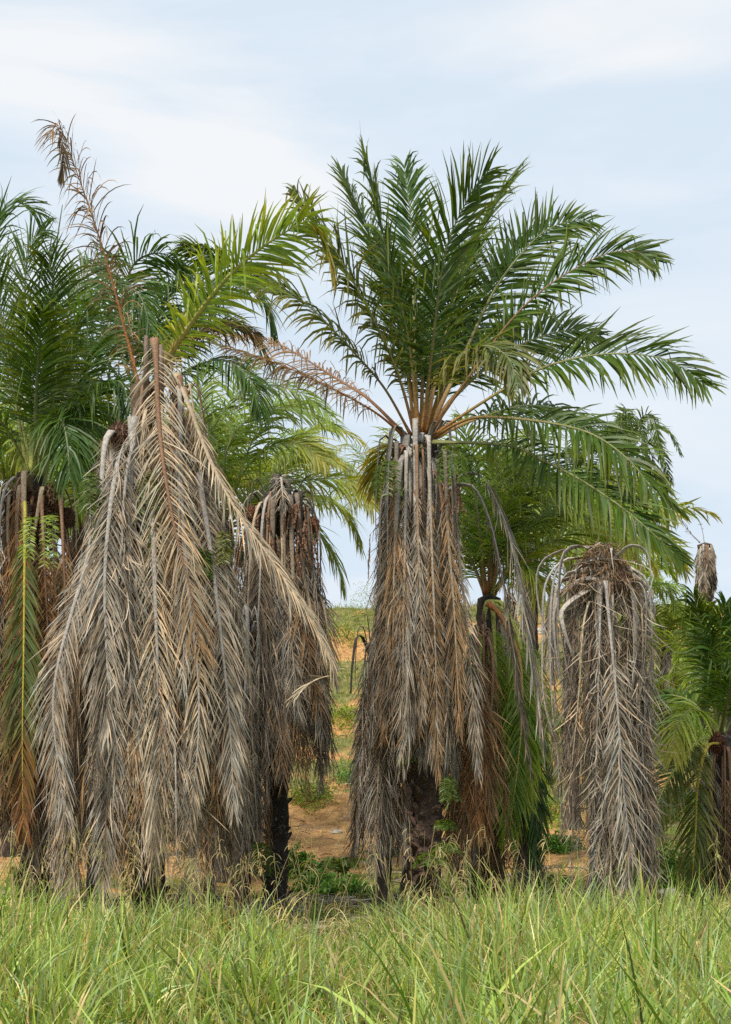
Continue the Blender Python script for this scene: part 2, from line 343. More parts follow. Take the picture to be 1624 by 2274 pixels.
def skirt(parent, c, n, zr, ro, Lr, cols, flare=.15, az=None, L0=.75, nl=62, r0=.2, hide_back=True, rcs=('grey', 'grey', 'brown', 'tan'), lift=.25, sway=.12, spread=0., gap=.0, s0=(.16, .3), jit=.08, ang=(42, 19), w=.0085, plume=.2, rw=.038):
    """dead fronds hanging round a trunk; c = (x, y) of the axis"""
    for k in range(n):
        ph = (k*2.39996+random.uniform(-.3, .3)) % (2*math.pi)
        if az: ph = random.uniform(*az)
        R = np.array([math.cos(ph), math.sin(ph), 0]); Tn = np.array([-R[1], R[0], 0])
        if hide_back and R[1] > .55 and k % 2: continue
        z0 = random.uniform(*zr); Ln = random.uniform(*Lr); o_ = ro*random.uniform(.75, 1.15); fl = random.uniform(-.5, 1)*flare
        sw = random.gauss(0, sway); c3 = np.array([c[0], c[1], 0.]); zz = lambda z: np.array([0, 0, z])
        zend = max(z0-Ln, float(ground(c[0], c[1]))+.08)
        Ln = z0-zend
        pts = [c3+R*r0+zz(z0), c3+R*(r0+.5*(o_-r0))+zz(z0+lift*random.uniform(.2, 1)), c3+R*o_+Tn*sw*.1+zz(z0-.35),
               c3+R*(o_+fl*.35+spread*.3)+Tn*sw*.4+zz(z0-.33*Ln-.2), c3+R*(o_+fl*.8+spread*.7)+Tn*sw*.9+zz(z0-.68*Ln), c3+R*(o_+fl+spread)+Tn*sw*1.6+zz(zend)]
        q_ = random.random(); g_, j_, p_ = gap, jit, plume
        if q_ < .22: g_ = .5
        elif q_ < .42: j_ = jit*2.6; p_ = plume*2.2
        elif q_ < .52: pts = pts[:-1]; g_ = .25
        elif q_ < .62: g_ = .75; p_ = .6
        cl = random.choice(cols); rcc = {'brown': 'brown', 'rust': 'brown', 'tan': 'tan'}.get(cl, random.choice(rcs))
        frond(parent, pts, L0=L0*random.uniform(.85, 1.15), n=int(nl*1.7*Ln/4.5)+8, s0=random.uniform(*s0), col=cl, rc=rcc, dead=True, R=R, droop=random.uniform(.45, .9), ang=ang, w=w*random.uniform(.8, 1.25), rw=rw*random.uniform(.6, 1.3),
              plume=p_, kink=random.choice((.05, .15, .4)), jit=j_, roll=random.gauss(0, 8), roll2=random.gauss(0, 28), gap=g_)
def green_ring(parent, c, z, n, col, rc, reach=(1.5, 3.2), rise=(1.2, 3.4), L0=.9, az=(0, 2*math.pi), nl=60, drop=(.0, 1.5), rc2=None, rw=.045, w=.021, colend=None):
    for k in range(n):
        ph = az[0]+(az[1]-az[0])*((k+random.uniform(.1, .9))/n); R = np.array([math.cos(ph), math.sin(ph), 0]); c3 = np.array([c[0], c[1], z])
        re = random.uniform(*reach); ri = random.uniform(*rise); dp = random.uniform(*drop)
        pts = [c3+R*.12, c3+R*re*.22+np.array([0, 0, ri*.5]), c3+R*re*.55+np.array([0, 0, ri*.95]), c3+R*re*.85+np.array([0, 0, ri-.15*dp]), c3+R*re*1.1+np.array([0, 0, ri-dp])]
        frond(parent, pts, L0=L0, n=nl, s0=.2, col=col, rc=rc, rc2=rc2, droop=.55, roll=random.gauss(0, 20), roll2=random.choice((-1, 1))*random.uniform(20, 70), rw=rw, w=w, R=R, colend=colend)
def straps(parent, c, z, n, r=.42, Ls=(.9, 1.6), col='grey', az=(math.pi, 2*math.pi), wd=.065):
    """broad bare frond stalks bent over at the crown"""
    for k in range(n):
        ph = az[0]+(az[1]-az[0])*((k+random.uniform(.15, .85))/n); R = np.array([math.cos(ph), math.sin(ph), 0]); c3 = np.array([c[0], c[1], 0.])
        rr = r*random.uniform(.6, 1.3); zz = z+random.uniform(-.45, .2); Ln = random.uniform(*Ls); Tn = np.array([-R[1], R[0], 0])*random.gauss(0, .07); wd_ = wd*random.uniform(.6, 1.25)
        b_ = random.uniform(.05, .30); pts = [c3+R*.15+[0, 0, zz-.35], c3+R*(rr*.72)+[0, 0, zz+b_], c3+R*(rr*.92)+[0, 0, zz+b_+.02], c3+R*(rr*1.02)+Tn*.3+[0, 0, zz+b_-.10], c3+R*(rr*1.12)+Tn+[0, 0, zz-.55*Ln], c3+R*(rr*1.12)+Tn*1.8+[0, 0, zz-Ln]]
        if random.random() < .22: pts = pts[:3]
        path = smooth_path(pts, 18)
        S = np.tile(np.cross(R, [0, 0, 1.]), (18, 1)); V, Q = tube(path-np.array(parent.location), np.linspace(wd_*1.2, wd_*.5, 18), 6, S, .22)
        cc = np.array(Rc[col])*random.uniform(.55, 1.15)
        link('frond_stalk', mesh_np('frond_stalk', V, Q, cc, M_WOODY), parent)
def shreds(parent, c, n, zr, rr, cols=('grey', 'dull', 'brown', 'tan'), az=(math.pi*.9, 2.1*math.pi), ln=(.3, .95), wild=.28, w=(.003, .008), name='shredded_leaflets'):
    """loose torn leaflets matted over a skirt: one part"""
    K = 5; o_ = np.array(parent.location); a = rng.uniform(az[0], az[1], n); t_ = rng.random(n); z = zr[0]+(zr[1]-zr[0])*t_; r_ = (rr[0]+(rr[1]-rr[0])*t_)*rng.uniform(.75, 1.06, n)
    R = np.stack([np.cos(a), np.sin(a), np.zeros(n)], 1); P = np.zeros((n, K+1, 3)); P[:, 0] = np.array([c[0], c[1], 0])+R*r_[:, None]+np.stack([0*z, 0*z, z], 1)
    d = nrm(np.array([0, 0, -1.])+rng.normal(0, wild, (n, 3))+R*.05); cur = rng.normal(0, wild, (n, 3)); Ls = rng.uniform(*ln, n)
    for k in range(1, K+1): d = nrm(d+cur*.35-np.array([0, 0, .15])); P[:, k] = P[:, k-1]+d*(Ls/K)[:, None]
    P[:, :, 2] = np.maximum(P[:, :, 2], float(ground(c[0], c[1]))+.05); P -= o_
    W = nrm(np.cross(d, rng.normal(0, 1, (n, 3))))[:, None]*(rng.uniform(*w, n)[:, None]*np.array([.5, 1, 1, .9, .6, .1]))[:, :, None]
    cc = np.array([Gc[q][0] for q in cols])[rng.integers(0, len(cols), n)]*rng.normal(1, .25, (n, 1)); V, Q = strips(P, W)
    link(name, mesh_np(name, V, Q, np.clip(np.repeat(cc, (K+1)*2, 0), .01, .8), M_DRY), parent)['kind'] = 'stuff'
def fruit(parent, loc, r=.2, col=(.10, .055, .03), sq=1.25, name='fruit_bunch'):
    n = 420; th = np.arccos(1-2*(np.arange(n)+.5)/n); ph = np.arange(n)*2.39996
    d = np.stack([np.sin(th)*np.cos(ph), np.sin(th)*np.sin(ph), np.cos(th)*sq], 1)
    base = d*r*.72+rng.normal(0, .004, (n, 3)); tip = nrm(d+rng.normal(0, .25, (n, 3)))*1.0*r*rng.uniform(.95, 1.2, (n, 1))*np.array([1, 1, sq])
    a = nrm(np.cross(d, rng.normal(0, 1, (n, 3)))); b = nrm(np.cross(d, a)); h = .018
    V = np.stack([base+a*h, base-a*h*.5+b*h*.8, base-a*h*.5-b*h*.8, tip], 1).reshape(-1, 3); k = np.arange(n)*4
    Tq = np.concatenate([np.stack([k, k+1, k+3], 1), np.stack([k+1, k+2, k+3], 1), np.stack([k+2, k, k+3], 1)])
    # core
    u = np.linspace(0, np.pi, 9); v_ = np.linspace(0, 2*np.pi, 12, endpoint=False); Uu, Vv = np.meshgrid(u, v_, indexing='ij')
    cv = np.stack([np.sin(Uu)*np.cos(Vv), np.sin(Uu)*np.sin(Vv), np.cos(Uu)*sq], -1).reshape(-1, 3)*r*.8; o_ = len(V)
    i, j = np.meshgrid(np.arange(8), np.arange(12), indexing='ij'); A = o_+i*12+j; B = o_+i*12+(j+1) % 12; Cc = o_+(i+1)*12+(j+1) % 12; Dd = o_+(i+1)*12+j
    Tq = np.concatenate([Tq, np.stack([A, Dd, Cc], -1).reshape(-1, 3), np.stack([A, Cc, B], -1).reshape(-1, 3)]); V = np.vstack([V, cv])
    C = np.clip(np.array(col)[None]*rng.uniform(.6, 1.6, (len(V), 1)), 0, 1)
    o = link(name, mesh_np(name, V, Tq, C, M_WOODY, smooth=False), parent); o.location = np.array(loc)-np.array(parent.location)
def catkins(parent, loc, n=7, Ls=(.35, .7), r=.3, col=(.15, .075, .04)):
    """dried beaded flower stalks hanging in a bunch: one part"""
    VV = []; QQ = []; CC = []; off = 0
    for k in range(n):
        ph = random.uniform(math.pi, 2*math.pi); R = np.array([math.cos(ph), math.sin(ph), 0]); Ln = random.uniform(*Ls); b = R*random.uniform(0, r*.4)
        pts = [b, b+R*r*.5+[0, 0, .05], b+R*r*.8+[0, 0, -.35*Ln], b+R*r*.8+[random.uniform(-.1, .1), 0, -Ln]]
        path = smooth_path(pts, 22); rad = .007+rng.uniform(.0, .022, 22)*(np.arange(22) > 4)
        V, Q = tube(path, rad, 5); VV.append(V); QQ.append(Q+off); off += len(V); CC.append(np.clip(np.array(col)*rng.uniform(.6, 1.5, (len(V), 1)), 0, 1))
    o = link('flower_stalks', mesh_np('flower_stalks', np.vstack(VV), np.vstack(QQ), np.vstack(CC), M_WOODY, smooth=False), parent); o.location = np.array(loc)-np.array(parent.location)
def fern(loc, label, n=4, size=.55, ph0=-1.57, spread=1.4, hang=.7, col='lime', group='ferns growing on the palms'):
    f = thing('fern', label, 'fern', loc, group)
    for k in range(n):
        ph = ph0+spread*((k+.5)/n-.5)*2; R = np.array([math.cos(ph), math.sin(ph), 0]); s = size*random.uniform(.8, 1.2); c = np.array(loc, float)
        pts = [c, c+R*s*.3+[0, 0, s*.15], c+R*s*.55+[0, 0, -.15*s*hang], c+R*s*.7+[0, 0, -s*hang]]
        frond(f, pts, L0=.11, n=20, s0=.12, col=col, rc='green', droop=.25, ang=(80, 60), plume=.12, kink=0, jit=.04, w=.014, rw=.006, R=R, K=3, name='fern_frond', lp=(.8, .2, .3))
def palm(label, bx, Y0, name='palm_tree', group='oil palms standing behind the grass'):
    x = (bx-CX)/F*Y0; z = float(ground(x, Y0)); e = thing(name, label, 'palm tree', (x, Y0, z), group); return e, (x, Y0)
def zat(y, Y): return CZ+(HY-y)/F*Y

# ------------------------------------------------------------------ palm F: the big green one in the middle
Y0 = 25.0
pf, c = palm('tallest green palm in the centre, arching crown above a grey skirt of dead fronds', 945, Y0)
c = (at(928, 0, Y0)[0], Y0)
trunk(pf, pf.location.z-.1, zat(985, Y0), .25, .23, (.050, .030, .020), 'rusty', .15, zs=(.1, 3.4))
G = dict(L0=.96, w=.022, droop=.34, n=98, rw=.052, rc='orange', rc2='green', col='green')
fl = [
 (dict(col='olive', droop=.75, gap=.35, roll=35, roll2=60, s0=.28), [(914, 968), (854, 862, -.3), (782, 778, -.6), (698, 690, -.9), (626, 637, -1.1), (572, 618, -1.2)]),
 (dict(col='redbrown', rc='orange', rc2='rust', droop=1.1, gap=.1, roll=30, s0=.22, L0=.8, w=.013, kink=0, n=95, K=5), [(905, 975, -.1), (828, 912, -.7), (698, 843, -1.6), (607, 804, -2.1), (500, 770, -2.6)]),
 (dict(col='brown', rc='rust', rc2='brown', droop=1.1, gap=.1, roll=30, s0=.25, L0=.7, w=.010, kink=0, n=95, K=5), [(902, 968, .1), (821, 888, .5), (763, 850, .8), (633, 771, 1.3), (568, 748, 1.6), (484, 742, 1.8)]),
 (dict(col='olive', roll=55, roll2=70, droop=.6, jit=.18, kink=.3, s0=.2), [(921, 962), (888, 843, -.3), (841, 732, -.6), (782, 622, -.9), (737, 544, -1.1), (691, 479, -1.2), (659, 432, -1.3)]),
 (dict(col='green', roll=10, roll2=60, s0=.2, kink=.3, droop=.5), [(930, 962), (906, 739, -.5), (862, 570, -.9), (830, 424, -1.2), (805, 330, -1.3)]),
 (dict(col='deep', roll=0, roll2=15, s0=.2), [(926, 962, .1), (919, 706, .6), (914, 511, 1.0), (898, 367, 1.2)]),
 (dict(col='green', roll=0, roll2=-10, s0=.22), [(922, 962, .2), (885, 700, .8), (822, 520, 1.2), (760, 382, 1.5)]),
 (dict(col='green', L0=1.15, n=95, roll=-5, roll2=10, s0=.2, ang=(64, 24)), [(939, 962, -.1), (964, 739, -.6), (990, 557, -1.0), (1046, 430, -1.2), (1086, 378, -1.2)]),
 (dict(col='green', roll=0, roll2=20, s0=.25), [(945, 962, .2), (1000, 700, .8), (1076, 490, 1.3), (1152, 376, 1.6)]),
 (dict(col='green', roll=-50, roll2=-75, droop=.22, s0=.3, ang=(70, 28)), [(950, 962, .1), (1020, 812, .5), (1101, 640, .9), (1192, 528, 1.2), (1257, 493, 1.4), (1312, 490, 1.5)]),
 (dict(col='green', roll=-50, roll2=-78, s0=.3, droop=.38, kink=.3, rw=.05, rc2='brown', w=.023), [(955, 962, -.1), (1062, 808, -.6), (1140, 706, -1.0), (1224, 630, -1.4), (1335, 568, -1.8), (1406, 558, -2.0), (1452, 578, -2.1)]),
 (dict(col='green', roll=-45, roll2=-75, s0=.24, droop=.42, L0=1.0, n=88, kink=.25, rw=.05, rc='orange', w=.024), [(962, 967, -.15), (1023, 925, -.5), (1120, 864, -.9), (1218, 812, -1.3), (1348, 786, -1.8), (1478, 798, -2.3), (1566, 854, -2.5)]),
 (dict(col='olive', roll=-15, roll2=-25, droop=.9, s0=.25, L0=.9, jit=.15, kink=.3), [(950, 962, -.2), (976, 872, -.8), (1020, 800, -1.5), (1075, 768, -2.2), (1125, 790, -2.8), (1150, 850, -3.1)]),
 (dict(col='green', roll=-55, roll2=-70, droop=.3, s0=.3), [(958, 962, .2), (1010, 880, .7), (1130, 780, 1.4), (1250, 735, 2.0), (1332, 745, 2.3)]),
 (dict(col='green', roll=-35, roll2=-60, droop=.7, s0=.2, L0=1.0, n=90, w=.024, rc='orange'), [(966, 970, -.2), (1020, 938, -.5), (1077, 926, -.8), (1202, 936, -1.4), (1311, 962, -2.0), (1393, 1018, -2.4), (1447, 1082, -2.6), (1494, 1130, -2.7)]),
 (dict(col='green', roll=-35, roll2=-60, droop=.65, s0=.2, L0=.95, n=90, w=.024, rc='green'), [(962, 982, -.3), (1066, 984, -.8), (1148, 994, -1.2), (1202, 1020, -1.6), (1284, 1062, -2.1), (1382, 1127, -2.6), (1458, 1192, -2.9), (1512, 1244, -3.0)]),
 (dict(col='green', roll=-30, roll2=-40, droop=.8, s0=.25, L0=1.0), [(960, 975, .2), (1060, 930, .8), (1180, 900, 1.5), (1290, 930, 2.0), (1350, 1010, 2.3)]),
 (dict(col='yellow', droop=.8, L0=.7, n=50, s0=.15), [(905, 985, .2), (870, 990, .6), (845, 1020, .9), (832, 1090, 1.1)]),
 (dict(col='green', roll=10, s0=.2), [(935, 962, .2), (945, 760, 1.0), (985, 600, 1.6), (1060, 520, 2.2)]),
 (dict(col='deep', roll=0, s0=.3), [(938, 962, .3), (900, 800, .9), (870, 640, 1.2), (850, 540, 1.4)]),
 (dict(col='deep', roll=0, s0=.3), [(945, 962, .3), (975, 780, .8), (1010, 640, 1.1), (1040, 560, 1.3)]),
 (dict(col='deep', s0=.2), [(942, 962, .3), (1010, 830, 1.2), (1080, 740, 2.2), (1150, 700, 3.2)]),
 (dict(col='deep', s0=.2), [(936, 962, .3), (960, 830, 1.6), (1000, 740, 2.8), (1030, 690, 4.0)]),
 (dict(col='deep', s0=.25), [(945, 962, .3), (1040, 720, 1.4), (1130, 560, 2.0), (1200, 500, 2.4)]),
]
for k, (o_, pts) in enumerate(fl):
    d = dict(G); d.update(o_)
    lab = {1: 'drying red-brown frond reaching far to the left', 2: 'dead brown frond reaching far to the left'}.get(k)
    frond(pf, px(Y0, *pts), label=lab, pick=(150 if k == 7 else 0), **d)
straps(pf, c, zat(995, Y0), 22, .55, (1.3, 2.4), 'grey', (math.pi*.95, 2.05*math.pi), .082)
skirt(pf, c, 54, (zat(1130, Y0), zat(1000, Y0)), .60, (3.7, 5.1), ('grey', 'grey', 'dull', 'dull', 'brown'), .08, L0=.78, s0=(.2, .34), rcs=('grey', 'grey', 'brown'))
skirt(pf, c, 18, (zat(1280, Y0), zat(1100, Y0)), .62, (3.0, 4.0), ('grey', 'dull', 'brown'), .15, az=(math.pi, 2*math.pi), L0=.7)
skirt(pf, (c[0]+1.0, c[1]+.6), 12, (zat(1500, Y0), zat(1350, Y0)), .35, (3.0, 4.0), ('rust', 'brown', 'dull'), .25, az=(-2.2, .6), L0=.75)
frond(pf, px(Y0, (1010, 1060, -.2), (1062, 1052, -.4), (1100, 1110, -.6), (1140, 1220, -.7), (1172, 1400, -.8), (1196, 1560, -.9), (1208, 1660, -.9)), L0=.8, n=110, s0=.12, col='grey', rc='grey', dead=True, droop=1.0, ang=(40, 18), w=.011, jit=.10, label='grey dead frond arching out to the right of the skirt')
frond(pf, px(Y0, (1010, 1080, 0), (1050, 1080, -.1), (1085, 1150, -.2), (1115, 1280, -.3), (1140, 1450, -.4), (1168, 1640, -.5), (1180, 1720, -.5)), L0=.7, n=100, s0=.15, col='dull', rc='grey', dead=True, droop=1.0, ang=(40, 18), w=.010, jit=.12)
for q in ((1008, 1130),): catkins(pf, at(q[0], q[1]-40, Y0-.75), 4, (.3, .5), .12, (.13, .07, .04))
fruit(pf, at(930, 1010, Y0-.35), .2, (.05, .06, .03))

for x0, y0, x1, y1, dy in ((880, 988, 872, 1500, -.5), (902, 1004, 893, 1690, -.62), (925, 990, 940, 1590, -.72), (952, 974, 975, 1740, -.70), (988, 1000, 1022, 1630, -.62), (1008, 1045, 1062, 1720, -.45), (868, 1020, 852, 1640, -.3)):
    frond(pf, px(Y0, (x0, y0+25, dy+.4), (x0, y0, dy+.15), (x0+1, y0+12, dy), (x0*.75+x1*.25, y0+200, dy-.08), (x0*.4+x1*.6, y0*.45+y1*.55, dy-.12), (x1, y1, dy-.12)), L0=random.uniform(.45, .62), n=95, s0=random.uniform(.16, .36), col=random.choice(('grey', 'brown', 'dull', 'tan')), rc=random.choice(('grey', 'dark', 'brown')), rc2='tan', rexp=1.2, rw=random.uniform(.035, .055), rflat=.22, rwt=.12, dead=True, lp=(.25, .5, .4), droop=.8, gap=random.choice((0, .15, .3)), ang=(34, 16), R=(0, -1, 0), w=.0095, jit=.09, plume=.18, kink=.1, roll=random.uniform(-10, 10))

# ------------------------------------------------------------------ palm B: the great dead skirt at the left, in front
Y0 = 22.0
pb, _ = palm('widest grey brown palm, huge dead skirt and one tall dead frond pointing at the sky', 325, Y0)
c = (at(345, 0, Y0)[0], Y0)
trunk(pb, pb.location.z-.1, zat(860, Y0), .26, .22, (.075, .045, .022), 'rusty', .2, zs=(.1, 1.5))
frond(pb, px(Y0, (318, 900), (305, 840, -.1), (280, 740, -.2), (240, 590, -.4), (205, 480, -.6), (170, 380, -.7), (148, 315, -.8), (128, 276, -.9), (112, 300, -1.0)), L0=.85, n=115, s0=.12, col='brown', rc='rust', rc2='orange', droop=.95, dead=True, w=.010, K=6, ang=(66, 42), roll=5, roll2=15, gap=.02, jit=.07, rw=.045, kink=.0, plume=.25, label='tall dead brown frond rising above the palm to a bent tip')
frond(pb, px(Y0, (128, 285, -.9), (135, 300, -.9), (142, 345, -.9), (137, 400, -.9)), L0=.35, n=22, s0=0, col='redbrown', rc='brown', dead=True, droop=.8, w=.011, ang=(30, 10), rw=.01)
frond(pb, px(Y0, (352, 850), (372, 798, -.1), (430, 712, -.3), (500, 622, -.6), (575, 555, -.8), (640, 512, -.9), (690, 490, -1.), (715, 520, -1.)), L0=.9, n=90, s0=.12, col='lime', rc='orange', rc2='lime', droop=.5, roll=35, roll2=50, rw=.055, w=.020, ang=(62, 30), label='yellow-green frond reaching up to the right')
frond(pb, px(Y0, (685, 495, -1.), (712, 520, -1.), (732, 570, -1.), (742, 620, -1.)), L0=.5, n=40, s0=0, col='yellow', rc='lime', droop=.9, ang=(30, 10), w=.018, rw=.015, kink=.3, label='yellowing drooping frond tip')
frond(pb, px(Y0, (360, 850, .2), (400, 780, .4), (450, 740, .8), (520, 725, 1.2), (575, 745, 1.5)), L0=.6, n=55, s0=.2, col='redbrown', dead=True, rc='orange', rc2='brown', droop=.8, roll=20, w=.013)
frond(pb, px(Y0, (350, 850), (372, 800, .2), (395, 735, .3), (420, 690, .4)), L0=.5, n=40, s0=.1, col='yellow', rc='orange', droop=.9, w=.015)
H = dict(dead=True, w=.010, jit=.07, plume=.15, kink=.06, rw=.05)
frond(pb, px(Y0, (343, 752, -.9), (347, 800, -1.), (352, 920, -1.15), (366, 1050, -1.35), (392, 1190, -1.5), (425, 1320, -1.6), (450, 1460, -1.6)), L0=.80, n=88, s0=.02, col='tan', rc='brown', rc2='brown', droop=.7, ang=(58, 28), roll=0, R=(0, -1, 0), pick=150, lp=(.75, .2, .6), colend='brown', label='broad tan dead frond with a dark stalk hanging down the middle', **H)
frond(pb, px(Y0, (392, 830, -.2), (420, 900, -.5), (462, 1010, -.8), (520, 1125, -1.0), (590, 1225, -1.1), (655, 1320, -1.2), (708, 1405, -1.2), (738, 1470, -1.2), (742, 1515, -1.2)), L0=.66, n=100, s0=.12, col='tan', rc='tan', droop=.7, ang=(34, 16), roll=0, R=(.6, -.8, 0), pick=100, label='long tan dead frond slanting out to the right', **H)
frond(pb, px(Y0, (738, 1500, -1.2), (715, 1505, -1.2), (685, 1520, -1.2), (655, 1545, -1.2)), L0=.4, n=18, s0=0, col='tan', rc='tan', droop=.35, ang=(28, 12), dead=True, w=.014, jit=.08, rw=.015)
for a_, b_ in (((300, 925), ((298, 940, -.7), (293, 1030, -.9), (288, 1150, -1.0), (290, 1300, -1.1), (293, 1500, -1.1), (300, 1720, -1.1))),
               ((250, 965), ((262, 960, -.5), (240, 965, -.7), (228, 1040, -.9), (225, 1200, -1.0), (222, 1400, -1.1), (230, 1600, -1.1), (250, 1760, -1.1))),
               ((290, 990), ((285, 985, -.6), (262, 1030, -.9), (243, 1150, -1.1), (233, 1300, -1.2), (240, 1500, -1.25), (262, 1700, -1.25))),
               ((340, 1100), ((330, 1080, -.8), (340, 1180, -1.05), (345, 1330, -1.15), (350, 1500, -1.2), (345, 1700, -1.2), (335, 1880, -1.2))),
               ((400, 1150), ((395, 1000, -.6), (405, 1150, -.9), (420, 1330, -1.1), (440, 1500, -1.2), (440, 1650, -1.2), (420, 1840, -1.2))),
               ((450, 1150), ((440, 1050, -.5), (465, 1200, -.8), (490, 1400, -1.0), (510, 1600, -1.1), (520, 1800, -1.1))),
               ((200, 1150), ((215, 1150, -.5), (190, 1260, -.8), (160, 1360, -.9), (128, 1480, -1.), (118, 1580, -1.), (130, 1700, -1.), (150, 1850, -1.)))):
    frond(pb, px(Y0, *b_), L0=.74, n=125, s0=.10, col=random.choice(('grey', 'grey', 'tan')), rc='grey', droop=.6, ang=(42, 20), roll=random.uniform(-12, 12), R=(0, -1, 0), rflat=.4, **H)
skirt(pb, c, 46, (zat(1180, Y0), zat(960, Y0)), .95, (4.0, 5.6), ('grey', 'dull', 'tan', 'brown', 'grey'), .2, L0=.78, spread=.25, s0=(.1, .25), nl=72)
skirt(pb, c, 38, (zat(1430, Y0), zat(1150, Y0)), .92, (2.9, 4.1), ('grey', 'tan', 'brown', 'dull'), .2, az=(math.pi*.9, 2.1*math.pi), L0=.8, spread=.35, s0=(.05, .18), nl=72)
skirt(pb, (c[0]+.3, c[1]), 16, (zat(1080, Y0), zat(860, Y0)), .50, (3.0, 4.6), ('tan', 'brown', 'dull', 'grey'), .2, az=(-1.7, .2), L0=.6, spread=.6, s0=(.05, .15))
skirt(pb, c, 10, (zat(900, Y0), zat(800, Y0)), .34, (2.0, 3.0), ('tan', 'grey', 'brown'), .1, az=(-2.4, -.3), L0=.5, spread=.3, s0=(.03, .08), lift=.08)
skirt(pb, (c[0]-.9, c[1]+.2), 18, (zat(1450, Y0), zat(1250, Y0)), .35, (3.2, 4.6), ('grey', 'tan', 'brown'), .15, az=(2.6, 5.2), L0=.75, spread=.25)
for q, (z_, r_) in enumerate(((745, .055), (765, .05), (905, .05))):
    x_ = (325, 358, 300)[q]; P_ = px(Y0, (x_, z_+160, -.35), (x_, z_+60, -.5), (x_, z_, -.55)); V, Q = tube(np.array(P_)-np.array(pb.location), [.05, .04, .032], 6, None, .5)
    link('broken_stalk', mesh_np('broken_stalk', V, Q, np.array((.16, .11, .08)), M_WOODY), pb)
P_ = smooth_path(px(Y0, (300, 1110, -.7), (297, 1000, -.75), (296, 925, -.75)), 8); V, Q = tube(P_-np.array(pb.location), np.linspace(.05, .085, 8), 6, np.tile([1., 0, 0], (8, 1)), .4)
link('broken_stalk', mesh_np('broken_stalk', V, Q, np.array((.30, .28, .26)), M_WOODY), pb)
fruit(pb, at(268, 970, Y0-.45), .19, (.10, .05, .03))
straps(pb, c, zat(985, Y0), 9, .62, (.9, 1.6), 'grey', (math.pi*.95, 1.6*math.pi))

# ------------------------------------------------------------------ palm A: left edge, dark green crown
Y0 = 25.0
pa, _ = palm('dark green palm at the left edge with fruit bunches and a hanging yellow-stalked frond', 75, Y0)
c = (at(78, 0, Y0)[0], Y0); zc = zat(1055, Y0)
trunk(pa, pa.location.z-.1, zc, .27, .26, (.05, .035, .024), 'dark', .2, zs=(.1, .9))
A_ = dict(L0=1.05, n=80, w=.016, jit=.08, droop=.55, rw=.055, rc='lime', rc2='deep', col='deep', s0=.26)
for o_, pts in [
 (dict(roll=20, col='green'), [(62, 1055, -.2), (45, 950, -.4), (20, 800, -.7), (0, 680, -.9), (-30, 560, -1.1)]),
 (dict(roll=40, roll2=70), [(73, 1050), (62, 780, -.3), (56, 620, -.6), (72, 540, -.8), (98, 512, -1.)]),
 (dict(roll=0, roll2=20, col='green'), [(80, 1045), (104, 780, -.4), (118, 640, -.7), (108, 560, -1.)]),
 (dict(roll=-20, roll2=-45), [(85, 1050, -.1), (127, 843, -.5), (165, 740, -.8), (205, 670, -1.1), (260, 632, -1.4), (310, 655, -1.7), (335, 730, -1.9)]),
 (dict(roll=-10, roll2=-35, droop=.9), [(92, 1056, -.2), (115, 997, -.5), (173, 920, -.9), (231, 862, -1.3), (268, 848, -1.6), (290, 905, -1.8)]),
 (dict(roll=20, roll2=40), [(70, 1050, .2), (20, 800, .4), (-25, 560, .7), (10, 465, .9), (50, 450, 1.), (92, 478, 1.1)]),
 (dict(roll=-20, roll2=-40), [(84, 1050, .2), (130, 800, .6), (170, 640, 1.), (225, 570, 1.4), (262, 575, 1.6)]),
 (dict(roll=-10, droop=1.), [(88, 1055, -.2), (125, 950, -.6), (165, 905, -1.), (195, 960, -1.4), (205, 1050, -1.6)]),
 (dict(roll=-10, droop=1.), [(84, 1055, -.2), (105, 960, -.8), (135, 930, -1.4), (150, 985, -1.8), (155, 1060, -2.)]),
 (dict(roll=0, col='green'), [(76, 1050, -.3), (82, 860, -1.), (90, 740, -1.6), (95, 690, -2.1)]),
 (dict(roll=10), [(66, 1050, .1), (30, 880, .5), (-10, 760, .9), (-60, 700, 1.3)]),
 (dict(roll=0), [(80, 1050, .3), (140, 900, 1.), (200, 780, 1.8), (240, 760, 2.4)]),
 (dict(roll=-15), [(86, 1050, .1), (155, 880, .5), (215, 760, .8), (262, 720, 1.)]),
 (dict(roll=-25, droop=.8), [(86, 1052, .3), (150, 960, 1.), (220, 900, 1.8), (260, 960, 2.4)]),
 (dict(roll=25, droop=.8), [(66, 1052, -.1), (20, 960, -.6), (-40, 900, -1.), (-80, 960, -1.4)])]:
    d = dict(A_); d.update(o_); frond(pa, px(Y0, *pts), **d)
P_ = smooth_path(px(Y0, (84, 1000, .1), (108, 750, .1), (124, 560, .1), (139, 455, .1)), 16); V, Q = tube(P_-np.array(pa.location), np.linspace(.05, .008, 16), 6)
o = link('spear_leaf', mesh_np('spear_leaf', V, Q, np.array((.09, .12, .05)), M_WOODY), pa); o['label'] = 'unopened pointed new leaf'
straps(pa, c, zat(1075, Y0), 11, .62, (.9, 1.5), 'tan', (math.pi*.9, 2.1*math.pi), .06)
for q in ((52, 1108, -.35, .2), (118, 1105, -.35, .2), (90, 1140, -.5, .18), (20, 1120, -.2, .18), (150, 1150, -.1, .15)): fruit(pa, at(q[0], q[1], Y0+q[2]), q[3], (.12, .06, .035))
frond(pa, px(Y0, (52, 1085, -.5), (56, 1130, -.95), (55, 1250, -1.15), (53, 1450, -1.2), (50, 1650, -1.25), (52, 1860, -1.25)), L0=.85, n=92, s0=.2, col='olive', colend='rust', rc='yellow', droop=.6, ang=(42, 22), roll=0, R=(0, -1, 0), rw=.036, w=.02, pick=120, label='hanging green frond with a yellow stalk turning rusty at the tip')
